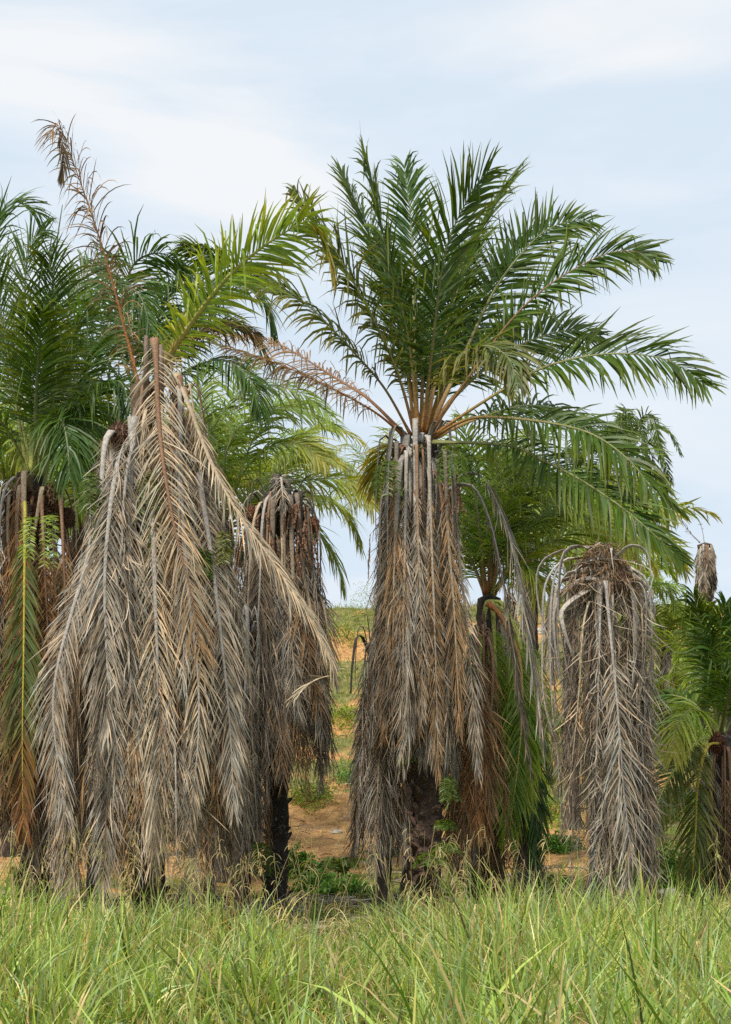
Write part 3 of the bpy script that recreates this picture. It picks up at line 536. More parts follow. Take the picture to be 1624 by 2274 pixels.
for q, cc in (((92, 'rust'), (112, 'brown'), (140, 'rust'))[0:3]) if False else ((92, 'rust'), (135, 'brown')):
    frond(pa, px(Y0, (q, 1100, -.6), (q+5, 1200, -.9), (q+12, 1350, -1.), (q+20, 1550, -1.1), (q+24, 1800, -1.1)), L0=.7, n=80, s0=.2, col=cc, rc='brown', rw=.035, dead=True, droop=.7, ang=(42, 20), R=(0, -1, 0), w=.014, jit=.14)
skirt(pa, c, 34, (zat(1230, Y0), zat(1090, Y0)), .72, (4.6, 5.8), ('brown', 'grey', 'dull', 'rust', 'grey'), .2, L0=.8, spread=.2, s0=(.12, .25))
skirt(pa, c, 16, (zat(1450, Y0), zat(1250, Y0)), .75, (3.8, 4.8), ('grey', 'brown', 'dull'), .2, az=(math.pi, 2.15*math.pi), L0=.8, spread=.3)
fern(at(78, 1165, Y0-1.2), 'bright green fern hanging left of a brown stalk under the left palm crown', 2, .62, -1.75, .35, 1.1)
fern(at(112, 1165, Y0-1.2), 'bright green fern hanging right of a brown stalk under the left palm crown', 2, .6, -1.4, .3, 1.1)

# ------------------------------------------------------------------ palm C: dark crown behind the great skirt
Y0 = 30.0
pc, _ = palm('dark green palm behind the great dead skirt, its arching crown showing above it', 318, Y0)
c = (at(318, 0, Y0)[0], Y0); zc = zat(905, Y0)
trunk(pc, pc.location.z-.1, zc, .25, .22)
C_ = dict(L0=1.05, n=78, rw=.055, rc='deep', col='deep', s0=.22, droop=.85)
for o_, pts in [
 (dict(roll=-15, roll2=-45), [(320, 895), (345, 740, -.4), (375, 640, -.8), (420, 610, -1.2), (455, 680, -1.5)]),
 (dict(roll=20, roll2=40), [(310, 895), (280, 720, -.3), (290, 600, -.6), (345, 562, -.8), (400, 585, -1.), (432, 640, -1.1)]),
 (dict(roll=-25, roll2=-45), [(325, 895), (380, 740, .1), (450, 650, .3), (530, 625, .5), (590, 670, .7), (612, 750, .8)]),
 (dict(roll=-25, roll2=-45), [(325, 895), (400, 780, .3), (480, 720, .8), (550, 735, 1.2), (600, 800, 1.5)]),
 (dict(roll=25, roll2=45), [(310, 895), (250, 740, .3), (190, 650, .8), (140, 640, 1.2), (105, 700, 1.5)]),
 (dict(roll=25, roll2=45), [(310, 895), (230, 800, -.2), (160, 750, -.5), (110, 790, -.8)]),
 (dict(roll=15), [(315, 895), (285, 760, .6), (240, 640, 1.2), (215, 580, 1.6)]),
 (dict(roll=0), [(318, 895), (330, 760, .8), (345, 660, 1.6), (350, 620, 2.2)]),
 (dict(roll=-20), [(318, 895), (420, 820, -.4), (500, 800, -.9), (560, 850, -1.3), (580, 920, -1.5)]),
 (dict(roll=20), [(310, 895), (250, 850, .2), (200, 860, .5), (170, 930, .8)]),
 (dict(roll=-20), [(318, 895), (360, 800, .4), (420, 700, .8), (490, 660, 1.2)]),
 (dict(roll=-20, col='green'), [(600, 700, 2.4), (560, 620, 2.0), (500, 585, 1.8), (450, 562, 1.6), (412, 548, 1.5)])]:
    d = dict(C_); d.update(o_); frond(pc, px(Y0, *pts), **d)
skirt(pc, c, 10, (zat(1000, Y0), zat(930, Y0)), .6, (3., 4.), ('dull', 'grey'), .2)

# ------------------------------------------------------------------ palm E: bright crown behind
Y0 = 33.0
pe, _ = palm('bright green arching palm between the great skirt and the small dead crown', 500, Y0)
c = (at(495, 0, Y0)[0], Y0); zc = zat(1170, Y0)
trunk(pe, pe.location.z-.1, zc, .25, .22)
E_ = dict(L0=1.05, n=76, rw=.05, rc='green', col='bright', s0=.2, droop=.7)
for o_, pts in [
 (dict(roll=-30, roll2=-45), [(490, 1160), (465, 1000, -.2), (500, 910, -.4), (577, 858, -.6), (660, 868, -.8), (735, 925, -1.)]),
 (dict(roll=-30, roll2=-45), [(500, 1160), (500, 1010, .2), (560, 925, .4), (650, 905, .6), (745, 945, .8)]),
 (dict(roll=-30, roll2=-45, colend='yellow'), [(500, 1160), (535, 1060, -.4), (590, 1000, -.8), (661, 984, -1.2), (720, 1025, -1.5)]),
 (dict(roll=-30, roll2=-45, col='lime', colend='yellow'), [(505, 1165), (560, 1110, -.2), (640, 1075, -.4), (740, 1062, -.6), (800, 1085, -.8), (830, 1130, -1.)]),
 (dict(roll=10), [(485, 1160), (455, 1000, .4), (445, 900, .8), (455, 822, 1.1)]),
 (dict(roll=20), [(485, 1160), (430, 1040, .4), (400, 960, .8), (360, 930, 1.1)]),
 (dict(roll=-15), [(495, 1160), (500, 1000, 1.), (530, 860, 1.8), (560, 800, 2.2)]),
 (dict(roll=-20), [(505, 1165), (600, 1070, 1.), (680, 1000, 1.6), (730, 1000, 2.)]),
 (dict(roll=-25, droop=1., col='lime'), [(505, 1168), (600, 1130, .8), (690, 1100, 1.4), (770, 1140, 2.), (800, 1210, 2.3)]),
 (dict(roll=-25, droop=1.), [(505, 1170), (600, 1160, .2), (680, 1160, .6), (740, 1230, .9), (762, 1300, 1.)]),
 (dict(roll=-25), [(500, 1160), (560, 980, .6), (620, 900, 1.), (690, 890, 1.4)]),
 (dict(roll=25), [(485, 1165), (430, 1100, -.3), (380, 1080, -.6), (340, 1130, -.8)])]:
    d = dict(E_); d.update(o_); frond(pe, px(Y0, *pts), **d)
skirt(pe, c, 10, (zat(1300, Y0), zat(1200, Y0)), .7, (3., 4.), ('dull', 'grey', 'brown'), .2)

# ------------------------------------------------------------------ palm D: small dead crown with fruit stalks
Y0 = 26.5
pd, _ = palm('dead-crowned palm left of centre, grey skirt topped by brown dried flower stalks', 612, Y0)
c = (at(622, 0, Y0)[0], Y0)
trunk(pd, pd.location.z-.1, zat(1100, Y0), .20, .22, (.030, .024, .018), 'dark', .35, zs=(.1, 2.6))
straps(pd, c, zat(1110, Y0), 13, .58, (.8, 1.5), 'dark', (math.pi*.9, 2.1*math.pi), .065)
skirt(pd, c, 38, (zat(1200, Y0), zat(1110, Y0)), .68, (3.9, 4.9), ('dull', 'grey', 'dull', 'grey'), .3, L0=.78, spread=.22, s0=(.22, .36))
skirt(pd, c, 16, (zat(1400, Y0), zat(1200, Y0)), .7, (2.8, 3.6), ('dull', 'grey', 'brown'), .3, az=(-1.8, .3), L0=.75, spread=.4)
for q in ((590, 1170), (650, 1150), (668, 1150), (685, 1185), (645, 1215), (600, 1225), (676, 1225)): catkins(pd, at(q[0], q[1]-20, Y0-.6), 4, (.3, .75), .2)
fruit(pd, at(560, 1140, Y0-.3), .12, (.16, .07, .035)); fruit(pd, at(695, 1165, Y0-.2), .13, (.16, .07, .035))
for x0, y0, x1, y1, dy in ((572, 1130, 548, 1640, -.4), (590, 1110, 572, 1680, -.55), (606, 1105, 596, 1700, -.65), (628, 1110, 640, 1720, -.65), (645, 1100, 668, 1690, -.6), (660, 1100, 716, 1600, -.5), (680, 1130, 745, 1520, -.3)):
    frond(pd, px(Y0, (x0, y0+25, dy+.4), (x0, y0, dy+.15), (x0+1, y0+12, dy), (x0*.75+x1*.25, y0+170, dy-.08), (x0*.4+x1*.6, y0*.45+y1*.55, dy-.15), (x1, y1, dy-.18)), L0=.55, n=88, s0=random.uniform(.2, .36), col=random.choice(('grey', 'dull')), rc='dark', rc2='tan', rexp=2, lp=(.25, .5, .4), rw=.062, rflat=.25, rwt=.12, dead=True, droop=.7, ang=(40, 20), R=(0, -1, 0), w=.009, jit=.09, plume=.2, kink=.1, roll=random.uniform(-10, 10))
frond(pd, px(Y0, (625, 1110, -.2), (622, 1070, -.4), (625, 1062, -.6), (628, 1100, -.8), (630, 1130, -.8)), L0=.35, n=40, s0=.2, col='grey', rc='grey', dead=True, droop=1., w=.008, jit=.4, label='withered grey tuft at the top')
# ------------------------------------------------------------------ palm G: small dead palm behind the centre
Y0 = 25.6
pg, _ = palm('short dead palm with a thin dark trunk just left of the central palm', 850, Y0)
c = (at(842, 0, Y0)[0], Y0)
trunk(pg, pg.location.z-.1, zat(1430, Y0), .13, .14, (.05, .036, .026), 'dark', .2)
straps(pg, c, zat(1425, Y0), 7, .42, (.6, 1.1), 'dark', (math.pi*.9, 1.9*math.pi), .05)
skirt(pg, (c[0]+.02, c[1]), 24, (zat(1520, Y0), zat(1430, Y0)), .28, (2.9, 3.7), ('grey', 'dull', 'grey'), .2, L0=.65, s0=(.12, .25))
Y0 = 30.0
pg2, _ = palm('slim dark trunk standing between the central trunk and the short dead palm', 903, Y0)
c = (at(903, 0, Y0)[0], Y0)
trunk(pg2, pg2.location.z-.1, zat(1500, Y0), .125, .12, (.05, .036, .026), 'dark', .2)
skirt(pg2, c, 10, (zat(1560, Y0), zat(1480, Y0)), .32, (2.6, 3.2), ('grey', 'dull'), .15, L0=.55)
# ------------------------------------------------------------------ slim trunks behind the great skirt
for bx, Y0, r, top, lab, ns in ((465, 27.0, .12, 1500, 'slim dark trunk right of the great skirt, half hidden by brown fronds', 12),
                                (535, 25.5, .16, 1350, 'dark trunk with rusty hanging fronds between the great skirt and the dead-crowned palm', 20),
                                (215, 27.0, .2, 1300, 'dark trunk in the gloom between the two left palms', 20)):
    e, cc = palm(lab, bx, Y0); trunk(e, e.location.z-.1, zat(top, Y0), r, r*.95, (.045, .03, .022), 'dark', .2)
    skirt(e, cc, ns, (zat(top+120, Y0), zat(top, Y0)), .42, (3.0, 4.4), ('brown', 'dull', 'grey'), .2, L0=.6, s0=(.1, .2))
    if bx == 535: fern(at(575, 1880, Y0-.2), 'mossy dark green fern clump on the trunk left of the dead-crowned palm', 5, .35, -1.5, 1.2, 1.2, col='green')

# ------------------------------------------------------------------ palm H: green palm behind the centre right
Y0 = 28.5
ph_, _ = palm('green palm right of the central skirt with a green frond hanging to the ground', 1090, Y0)
c = (at(1088, 0, Y0)[0], Y0); zc = zat(1330, Y0)
trunk(ph_, ph_.location.z-.1, zc, .25, .24, (.05, .035, .024), 'dark', .15)
H_ = dict(L0=1.0, n=78, rw=.05, rc='orange', rc2='green', col='bright', s0=.18, droop=.65)
for o_, pts in [
 (dict(roll=0, roll2=-30), [(1085, 1320), (1090, 1214, -.3), (1122, 1127, -.6), (1180, 1075, -.9), (1240, 1080, -1.2), (1290, 1135, -1.4)]),
 (dict(roll=10), [(1080, 1320), (1062, 1150, .3), (1045, 1030, .6), (1030, 930, .9)]),
 (dict(roll=0), [(1088, 1320), (1095, 1130, .6), (1110, 1010, 1.), (1140, 960, 1.4)]),
 (dict(roll=-25, roll2=-35, rc='lime'), [(1092, 1320), (1125, 1225, -.2), (1180, 1170, -.4), (1246, 1138, -.6), (1310, 1150, -.8)]),
 (dict(roll=-20, col='green'), [(1090, 1320), (1130, 1160, .5), (1200, 1040, 1.), (1260, 1000, 1.4)]),
 (dict(roll=-30, col='lime', colend='yellow'), [(1095, 1322), (1160, 1240, .2), (1240, 1195, .4), (1320, 1165, .6), (1400, 1200, .8)]),
 (dict(roll=-25, col='bright'), [(1095, 1322), (1150, 1220, .8), (1230, 1120, 1.4), (1330, 1090, 2.), (1400, 1140, 2.4)]),
 (dict(roll=-20, droop=1., colend='yellow'), [(1095, 1325), (1130, 1280, -.4), (1180, 1260, -.8), (1210, 1310, -1.1)]),
 (dict(roll=20), [(1080, 1325), (1040, 1230, .4), (1000, 1180, .8), (960, 1200, 1.2)]),
 (dict(roll=15, col='green'), [(1082, 1325), (1050, 1180, 1.), (1000, 1040, 1.6), (960, 980, 2.)]),
 (dict(roll=-10, col='green'), [(1088, 1325), (1120, 1100, 1.2), (1180, 980, 2.), (1240, 940, 2.6)]),
 (dict(roll=-20, col='green'), [(1090, 1325), (1190, 1180, 1.2), (1300, 1060, 2.), (1370, 1040, 2.6)])]:
    d = dict(H_); d.update(o_); frond(ph_, px(Y0, *pts), **d)
frond(ph_, px(26.8, (1082, 1338), (1108, 1362), (1132, 1408), (1155, 1465), (1160, 1580, -.1), (1150, 1700, -.1), (1130, 1860, -.1)), L0=1.0, n=90, s0=.2, col='bright', rexp=1.3, rc='rust', rc2='lime', droop=.75, ang=(50, 26), R=(.2, -1, 0), w=.022, pick=110, label='bright green frond with an orange stalk hanging to the right')
for dx in (-75, -40, 25): frond(ph_, px(27.2, (1090, 1335), (1110+dx*.4, 1345, -.2), (1135+dx*.9, 1440, -.3), (1145+dx, 1600, -.3), (1140+dx, 1760+dx, -.3)), L0=.8, n=80, s0=.2, col=random.choice(('bright', 'lime', 'olive')), rc='lime', droop=.8, ang=(48, 24), R=(.1, -1, 0))
frond(ph_, px(27.4, (1100, 1350), (1150, 1430), (1180, 1560), (1190, 1700), (1192, 1900)), L0=.8, n=80, s0=.3, col='deep', rc='dark', droop=.8, ang=(50, 26), R=(.5, -1, 0))
frond(ph_, px(27.6, (1098, 1340), (1160, 1400), (1195, 1480), (1215, 1600), (1222, 1720)), L0=.7, n=60, s0=.3, col='lime', colend='yellow', rc='lime', droop=.9, ang=(50, 26), R=(.8, -1, 0))
skirt(ph_, (c[0]+.1, c[1]-.3), 40, (zat(1700, Y0), zat(1390, Y0)), .62, (3.2, 4.6), ('dull', 'dull', 'brown', 'redbrown', 'dull'), .15, az=(-2.9, .3), L0=.75, spread=.15)

# ------------------------------------------------------------------ palm I: dead grey palm at the right
Y0 = 21.5
pi_, _ = palm('dead leafless palm at the right, mop of bleached curling stalks and lichen-spotted grey trunk', 1335, Y0)
c = (at(1335, 0, Y0)[0], Y0); zc = zat(1245, Y0)
trunk(pi_, pi_.location.z-.1, zc, .20, .22, (.045, .043, .042), 'grey', .9, smooth=True)
for k in range(30):
    a = random.uniform(0, 2*math.pi); R = np.array([math.cos(a), math.sin(a), 0]); c3 = np.array([c[0], c[1], 0.]); rr = random.uniform(.3, .72); zz = zc+random.uniform(-.6, .15); Ln = random.uniform(.6, 2.8)
    Tn = np.array([-R[1], R[0], 0])*max(-.3, min(.3, random.gauss(0, .2)))
    pts = [c3+R*.1-Tn*1.5+[0, 0, zz], c3+R*rr*.6+Tn*.3+[0, 0, zz+random.uniform(-.05, .22)], c3+R*rr+Tn*2+[0, 0, zz-.15], c3+R*rr*1.05+Tn*2+[0, 0, zz-.5*Ln], c3+R*rr*random.uniform(.6, 1.0)+Tn*1.5+[0, 0, zz-Ln]]
    path = smooth_path(pts, 20); S = np.tile(np.cross(R, [0, 0, 1.]), (20, 1)); wd = random.uniform(.02, .062)
    V, Q = tube(path-np.array(pi_.location), np.linspace(wd*1.2, wd*.3, 20), 6, S+rng.normal(0, .25, 3), .2)
    link('frond_stalk', mesh_np('frond_stalk', V, Q, np.array(Rc['grey'])*random.uniform(.6, 1.35)*np.array((1, .97, .93)), M_WOODY), pi_)
P_ = smooth_path(px(Y0, (1370, 1235, -.3), (1400, 1212, -.5), (1432, 1222, -.5), (1445, 1262, -.5), (1446, 1330, -.5)), 24)
V, Q = tube(P_-np.array(pi_.location), np.linspace(.05, .012, 24), 6, np.tile([0, -1., 0.4], (24, 1)), .35); link('frond_stalk', mesh_np('frond_stalk', V, Q, np.array((.36, .33, .3)), M_WOODY), pi_)
fruit(pi_, at(1338, 1262, Y0), .32, (.12, .07, .045), .7, 'fibre_mass'); fruit(pi_, at(1370, 1305, Y0-.2), .26, (.11, .06, .04), 1.0, 'fibre_mass')
skirt(pi_, (c[0]+.04, c[1]), 30, (zc-1.0, zc-.05), .46, (2.6, 4.4), ('grey', 'dull', 'dull', 'tan'), .2, L0=.42, spread=.08, s0=(.12, .3), jit=.30, ang=(38, 16), w=.0065, plume=.6, rw=.022, nl=56)
skirt(pi_, (c[0]+.36, c[1]-.1), 15, (zc-2.3, zc-.6), .32, (2.8, 4.2), ('grey', 'dull', 'grey'), .15, az=(-2.2, .7), L0=.5, jit=.22, w=.0085, plume=.4, rw=.028)
for x0, x1 in ((1222, 1240), (1205, 1246), (1255, 1268)):
    frond(pi_, px(Y0+.4, (1300, 1240), (1250, 1245), (x0+6, 1300), (x0, 1420), (x0+4, 1560), (x1, 1700), (x1+8, 1860)), L0=.35, n=60, s0=.35, col='dull', rc='grey', dead=True, droop=.9, ang=(36, 16), jit=.2, w=.008, gap=.3, rw=.03, R=(-.7, -.7, 0))
frond(pi_, px(Y0, (1400, 1260, -.2), (1440, 1300, -.2), (1448, 1450, -.2), (1440, 1640, -.2), (1425, 1850, -.2)), L0=.5, n=80, s0=.25, col='grey', rc='grey', dead=True, droop=.9, ang=(40, 16), jit=.35, w=.010, rw=.03, R=(.7, -.7, 0))
frond(pi_, px(Y0, (1345, 1290, -.5), (1370, 1550, -.75), (1385, 1750, -.8), (1400, 1900, -.8), (1385, 2010, -.8)), L0=.7, n=100, s0=.25, col='grey', rc='grey', dead=True, droop=.6, ang=(42, 20), jit=.16, w=.010, rw=.03, R=(.3, -1, 0), label='long pale frond hanging beside the trunk to the grass')

# ------------------------------------------------------------------ palm J: right edge
Y0 = 28.0
pj, _ = palm('green palm cut by the right edge with short crown and dark hanging fronds', 1600, Y0)
c = (at(1600, 0, Y0)[0], Y0); zc = zat(1640, Y0)
trunk(pj, pj.location.z-.1, zc, .24, .24, (.045, .032, .024), 'dark', .1, zs=(.2, 3.))
J_ = dict(L0=.85, n=66, rw=.05, rc='green', col='deep', s0=.2, droop=.7)
for o_, pts in [
 (dict(col='green', roll=10), [(1595, 1630), (1580, 1520, -.2), (1560, 1400, -.4), (1540, 1320, -.6)]),
 (dict(roll=0), [(1600, 1630), (1602, 1500, -.3), (1600, 1400, -.6), (1612, 1340, -.8)]),
 (dict(roll=0, col='green'), [(1605, 1630), (1630, 1480, .3), (1650, 1360, .6), (1660, 1330, .8)]),
 (dict(col='lime', colend='yellow', roll=25, droop=.9), [(1590, 1640), (1565, 1590, -.5), (1535, 1575, -1.), (1505, 1610, -1.4), (1495, 1680, -1.6)]),
 (dict(col='green', roll=30, droop=.9), [(1590, 1640), (1550, 1570, .3), (1500, 1545, .6), (1450, 1550, .8), (1420, 1590, 1.)]),
 (dict(col='olive', roll=30, rc='lime', droop=.8), [(1590, 1650, -.2), (1560, 1640, -.5), (1520, 1680, -.8), (1470, 1760, -1.), (1440, 1860, -1.1)]),
 (dict(col='olive', rc='yellow', droop=.8), [(1595, 1650, -.4), (1570, 1660, -.8), (1550, 1740, -1.), (1545, 1850, -1.1), (1535, 1990, -1.1)]),
 (dict(col='green', roll=-20), [(1605, 1630), (1650, 1560, .3), (1700, 1540, .6), (1740, 1600, .9)]),
 (dict(col='green', roll=10), [(1598, 1630), (1590, 1500, .8), (1560, 1420, 1.4), (1520, 1400, 2.)]),
 (dict(col='deep', roll=10), [(1600, 1630), (1620, 1540, -.9), (1640, 1480, -1.4), (1650, 1480, -2.)])]:
    d = dict(J_); d.update(o_); frond(pj, px(Y0, *pts), **d)
skirt(pj, c, 20, (zat(1720, Y0), zat(1650, Y0)), .42, (2.6, 3.2), ('dull', 'brown', 'redbrown'), .1, L0=.6)
fruit(pj, at(1592, 1650, Y0-.35), .16, (.10, .035, .02))

# ------------------------------------------------------------------ palms further back
def back_palm(label, x, y, Y0, n, col, s=1.0, nsk=8, colend=None, az=(0, 2*math.pi), dead=('grey', 'dull', 'brown'), Lsk=(2.2, 3.4), rise=(1.0, 3.2), drop=(.3, 2.)):
    e, cc = palm(label, x, Y0, group='palms on the slope behind'); zc = zat(y, Y0); trunk(e, e.location.z-.1, zc, .24, .2)
    green_ring(e, cc, zc-.1, n, col, 'green', reach=(1.8*s, 3.6*s), rise=(rise[0]*s, rise[1]*s), L0=.9*s, nl=48, colend=colend, az=az, w=.03, drop=drop)
    if nsk: skirt(e, cc, nsk, (zc-.8, zc-.2), .6*s, Lsk, dead, .2, L0=.7, nl=40, w=.022)
    return e
back_palm('lime green palm far behind the dead mop-headed palm', 1310, 1300, 52, 16, 'lime', 1.25, 5, 'yellow')
back_palm('green palm on the slope between the dead palm and the right edge', 1480, 1420, 60, 16, 'bright', .9, 5, rise=(.3, 1.6))
back_palm('yellowing palm low on the left behind the dark green crown', 20, 1120, 38, 18, 'lime', 1.1, 8, 'yellow')
back_palm('bright palm behind the gap between the left palm and the great skirt', 175, 1160, 40, 18, 'bright', 1.1, 8)
back_palm('bushy green palm standing behind the central palm on the right', 1180, 1200, 36, 16, 'bright', .9, 6, rise=(.6, 2.6))
back_palm('bright green palm on the crest peeping out left of the central skirt', 862, 1160, 112, 18, 'bright', 2.0, 6, 'yellow', Lsk=(2.5, 4.), drop=(1., 2.5))
back_palm('green palm low behind the great skirt on the left', 330, 1250, 37, 16, 'green', 1.0, 6)
back_palm('distant green palm rising over the right of the central crown', 1385, 1020, 66, 22, 'green', .75, 6, rise=(.6, 3.0), drop=(.6, 2.4))
back_palm('small bright palm at the right edge on the slope', 1630, 1540, 50, 16, 'bright', 1.0, 4, rise=(.6, 2.2))
back_palm('full bright palm filling the gap right of the central skirt', 1270, 1190, 44, 20, 'bright', 1.1, 4, 'yellow', rise=(.2, 1.6))
back_palm('fresh green palm behind the right end of the low central fronds', 1400, 1310, 58, 16, 'bright', .8, 4, rise=(.2, 1.6))
back_palm('fresh green palm behind the arching fronds left of centre', 560, 1120, 43, 18, 'bright', .95, 5, 'yellow', rise=(1., 3.4))
e = back_palm('far palm with low green fronds under the headless grey palm', 1530, 1500, 70, 14, 'bright', 1.2, 4, rise=(.5, 2.4))
# headless far palm with a perching bird beside it
Y0 = 62.0
e, cc = palm('distant headless palm stump in a shaggy grey skirt against the sky at the right', 1566, Y0, group='palms on the slope behind'); zc = zat(1210, Y0)
trunk(e, e.location.z-.1, zc, .22, .3)
skirt(e, cc, 30, (zc-.3, zc), .34, (1.6, 2.9), ('grey', 'dull'), .1, L0=.5, nl=26, w=.03, rw=.07, lift=.12, s0=(.05, .15))
fr = frond(e, px(Y0, (1555, 1205), (1535, 1185), (1515, 1160), (1500, 1140)), L0=.5, n=26, s0=.1, col='dull', rc='grey', dead=True, w=.016, gap=.3)
bp_ = at(1521, 1131, Y0-.2)
u = np.linspace(0, np.pi, 9); v_ = np.linspace(0, 2*np.pi, 10, endpoint=False); Uu, Vv = np.meshgrid(u, v_, indexing='ij')
body = np.stack([np.cos(Uu)*.16, np.sin(Uu)*np.cos(Vv)*.065, np.sin(Uu)*np.sin(Vv)*.07+np.cos(Uu)*.07], -1).reshape(-1, 3)
i, j = np.meshgrid(np.arange(8), np.arange(10), indexing='ij'); Qb = np.stack([i*10+j, i*10+(j+1) % 10, (i+1)*10+(j+1) % 10, (i+1)*10+j], -1).reshape(-1, 4)
hd = np.stack([np.cos(Uu)*.05+.17, np.sin(Uu)*np.cos(Vv)*.045, np.sin(Uu)*np.sin(Vv)*.045+.12], -1).reshape(-1, 3)
tail, tq = tube(np.array([(-.12, 0, -.05), (-.22, 0, -.12), (-.34, 0, -.2)]), [.035, .03, .02], 6, None, .3); beak, bq = tube(np.array([(.21, 0, .12), (.235, 0, .117), (.26, 0, .112)]), [.012, .008, .002], 6)
lg, lq = tube(np.array([(.0, .02, -.05), (.0, .02, -.1), (.01, .02, -.15)]), .006, 5)
VV = [body, hd, tail, beak, lg, lg*[1, -1, 1]]; QQ = [Qb, Qb, tq, bq, lq, lq]; off = 0; Q2 = []
for v0, q0 in zip(VV, QQ): Q2.append(q0+off); off += len(v0)
bird = link('bird', mesh_np('bird', np.vstack(VV), np.vstack(Q2), np.array((.02, .02, .022)), M_WOODY)); bird.location = bp_
tag(bird, 'small dark bird perched on a bare twig tip in the sky at the right', 'bird')
frond(e, [at(1566, 1215, Y0), at(1556, 1165, Y0-.1), at(1530, 1137, Y0-.2), at(1496, 1134, Y0-.2)], L0=.3, n=18, s0=.3, col='dull', rc='grey', dead=True, w=.012, gap=.5, rw=.03)

def zz_(y, Y): return zat(y, Y)
for P_, bx, Y_, n, y0, y1, r0, r1 in ((pb, 345, 22., 3600, 1850, 960, 1.25, .8), (pf, 928, 25., 1100, 1640, 1090, .68, .58), (pa, 78, 25., 1800, 1850, 1250, .95, .75), (pd, 622, 26.5, 1800, 1680, 1230, .85, .66),
                                      (pg, 848, 25.6, 700, 1800, 1500, .33, .3), (ph_, 1095, 28.2, 1200, 1900, 1500, .8, .62)):
    shreds(P_, (at(bx, 0, Y_)[0], Y_), n, (zz_(y0, Y_), zz_(y1, Y_)), (r0, r1))
ci = (at(1338, 0, 21.5)[0], 21.5)
shreds(pi_, (ci[0]+.16, ci[1]), 1500, (zz_(1850, 21.5), zz_(1290, 21.5)), (.34, .48), ('grey', 'dull', 'tan'), wild=.45)
shreds(pi_, ci, 900, (zz_(1310, 21.5), zz_(1205, 21.5)), (.62, .12), ('dull', 'brown', 'redbrown'), az=(0, 6.28), ln=(.15, .5), wild=.75, w=(.003, .011), name='crown_fibres')
for P_, bx, Y_, yt in ((pd, 622, 26.5, 1120), (pa, 78, 25., 1080), (pf, 928, 25., 1000), (pb, 300, 22., 980)):
    shreds(P_, (at(bx, 0, Y_)[0], Y_), 700, (zz_(yt+90, Y_), zz_(yt, Y_)), (.5, .3), ('dull', 'redbrown', 'brown'), az=(0, 6.28), ln=(.12, .4), wild=.6, name='crown_fibres')

# ------------------------------------------------------------------ ferns and climbing plants on the palms
fern(at(985, 1828, 24.5), 'feathery green fern on the central trunk', 5, .3, -1.2, 1.2, .3, col='green')
fern(at(905, 1675, 24.6), 'small dark green fern on the central trunk under the skirt', 4, .28, -1.8, 1.0, .5, col='green')
fern(at(985, 1735, 24.4), 'dark green fern right of the central trunk', 4, .35, -.8, 1.0, .8, col='green')
for k, (x, y, yy, s, lab) in enumerate(((960, 1905, 23.6, .5, 'taller feathery fern in the grass before the central trunk, the left one'), (992, 1880, 23.8, .45, 'lower feathery fern in the grass before the central trunk, the right one'))): fern(at(x, y, yy), lab, 6, s*.8, -1.57, 2.6, .3, col='green')
for k, (x, y, s, lab) in enumerate(((205, 1060, .45, 'light green fern at the left shoulder of the great skirt'), (232, 1110, .4, 'green fern among the grey stalks at the left of the great skirt'), (272, 1100, .4, 'yellow-green fern high in the great skirt'),
        (335, 1060, .4, 'yellow-green fern beside the broad tan frond'), (345, 1165, .42, 'dark fern left of the broad tan frond'), (500, 1190, .28, 'small green fern on the right of the great skirt'), (452, 1225, .25, 'small pale fern in the middle of the great skirt'))):
    fern(at(x, y, 21.15), lab, 3, s*.75, -1.57, .8, 1.9, col=('olive' if k % 2 else 'green'))
fern(at(1010, 1010, 24.3), 'dark green fern at the right shoulder of the central crown', 6, .6, -1.0, 1.6, .9, col='green')
fern(at(1060, 1030, 24.3), 'lighter green fern spreading right of the central crown base', 5, .7, -.5, 1.0, .7, col='lime')
fern(at(868, 1040, 24.3), 'green fern at the left shoulder of the central skirt', 5, .5, -2.2, 1.2, 1.0, col='green')

# ------------------------------------------------------------------ young palms and shrubs on the slope
for x, y, Y0, s, lab in ((762, 1925, 34.0, .62, 'young blue-green palm seedling on the orange bank'), (1350, 1700, 50, .8, 'young palm on the slope behind the dead palm'),
                         (1240, 1990, 31, .3, 'tiny palm seedling in the grass right of the centre'), (1385, 1600, 62, .9, 'small palm high on the orange slope')):
    xw = (x-CX)/F*Y0; e = thing('young_palm', lab, 'young palm', (xw, Y0, float(ground(xw, Y0))-.03), 'young palms planted on the slope')
    c0 = np.array(e.location)
    for k in range(11):
        a = k*2.4; R = np.array([math.cos(a), math.sin(a), 0]); q = s*random.uniform(.8, 1.3); up = random.uniform(.5, 1.4)
        frond(e, [c0, c0+R*q*.3+[0, 0, q*up*.6], c0+R*q*.8+[0, 0, q*up*.85], c0+R*q*1.1+[0, 0, q*up*.6]], L0=.4*s, n=22, s0=.15, col='green', rc='green', w=.02, rw=.012, R=R)
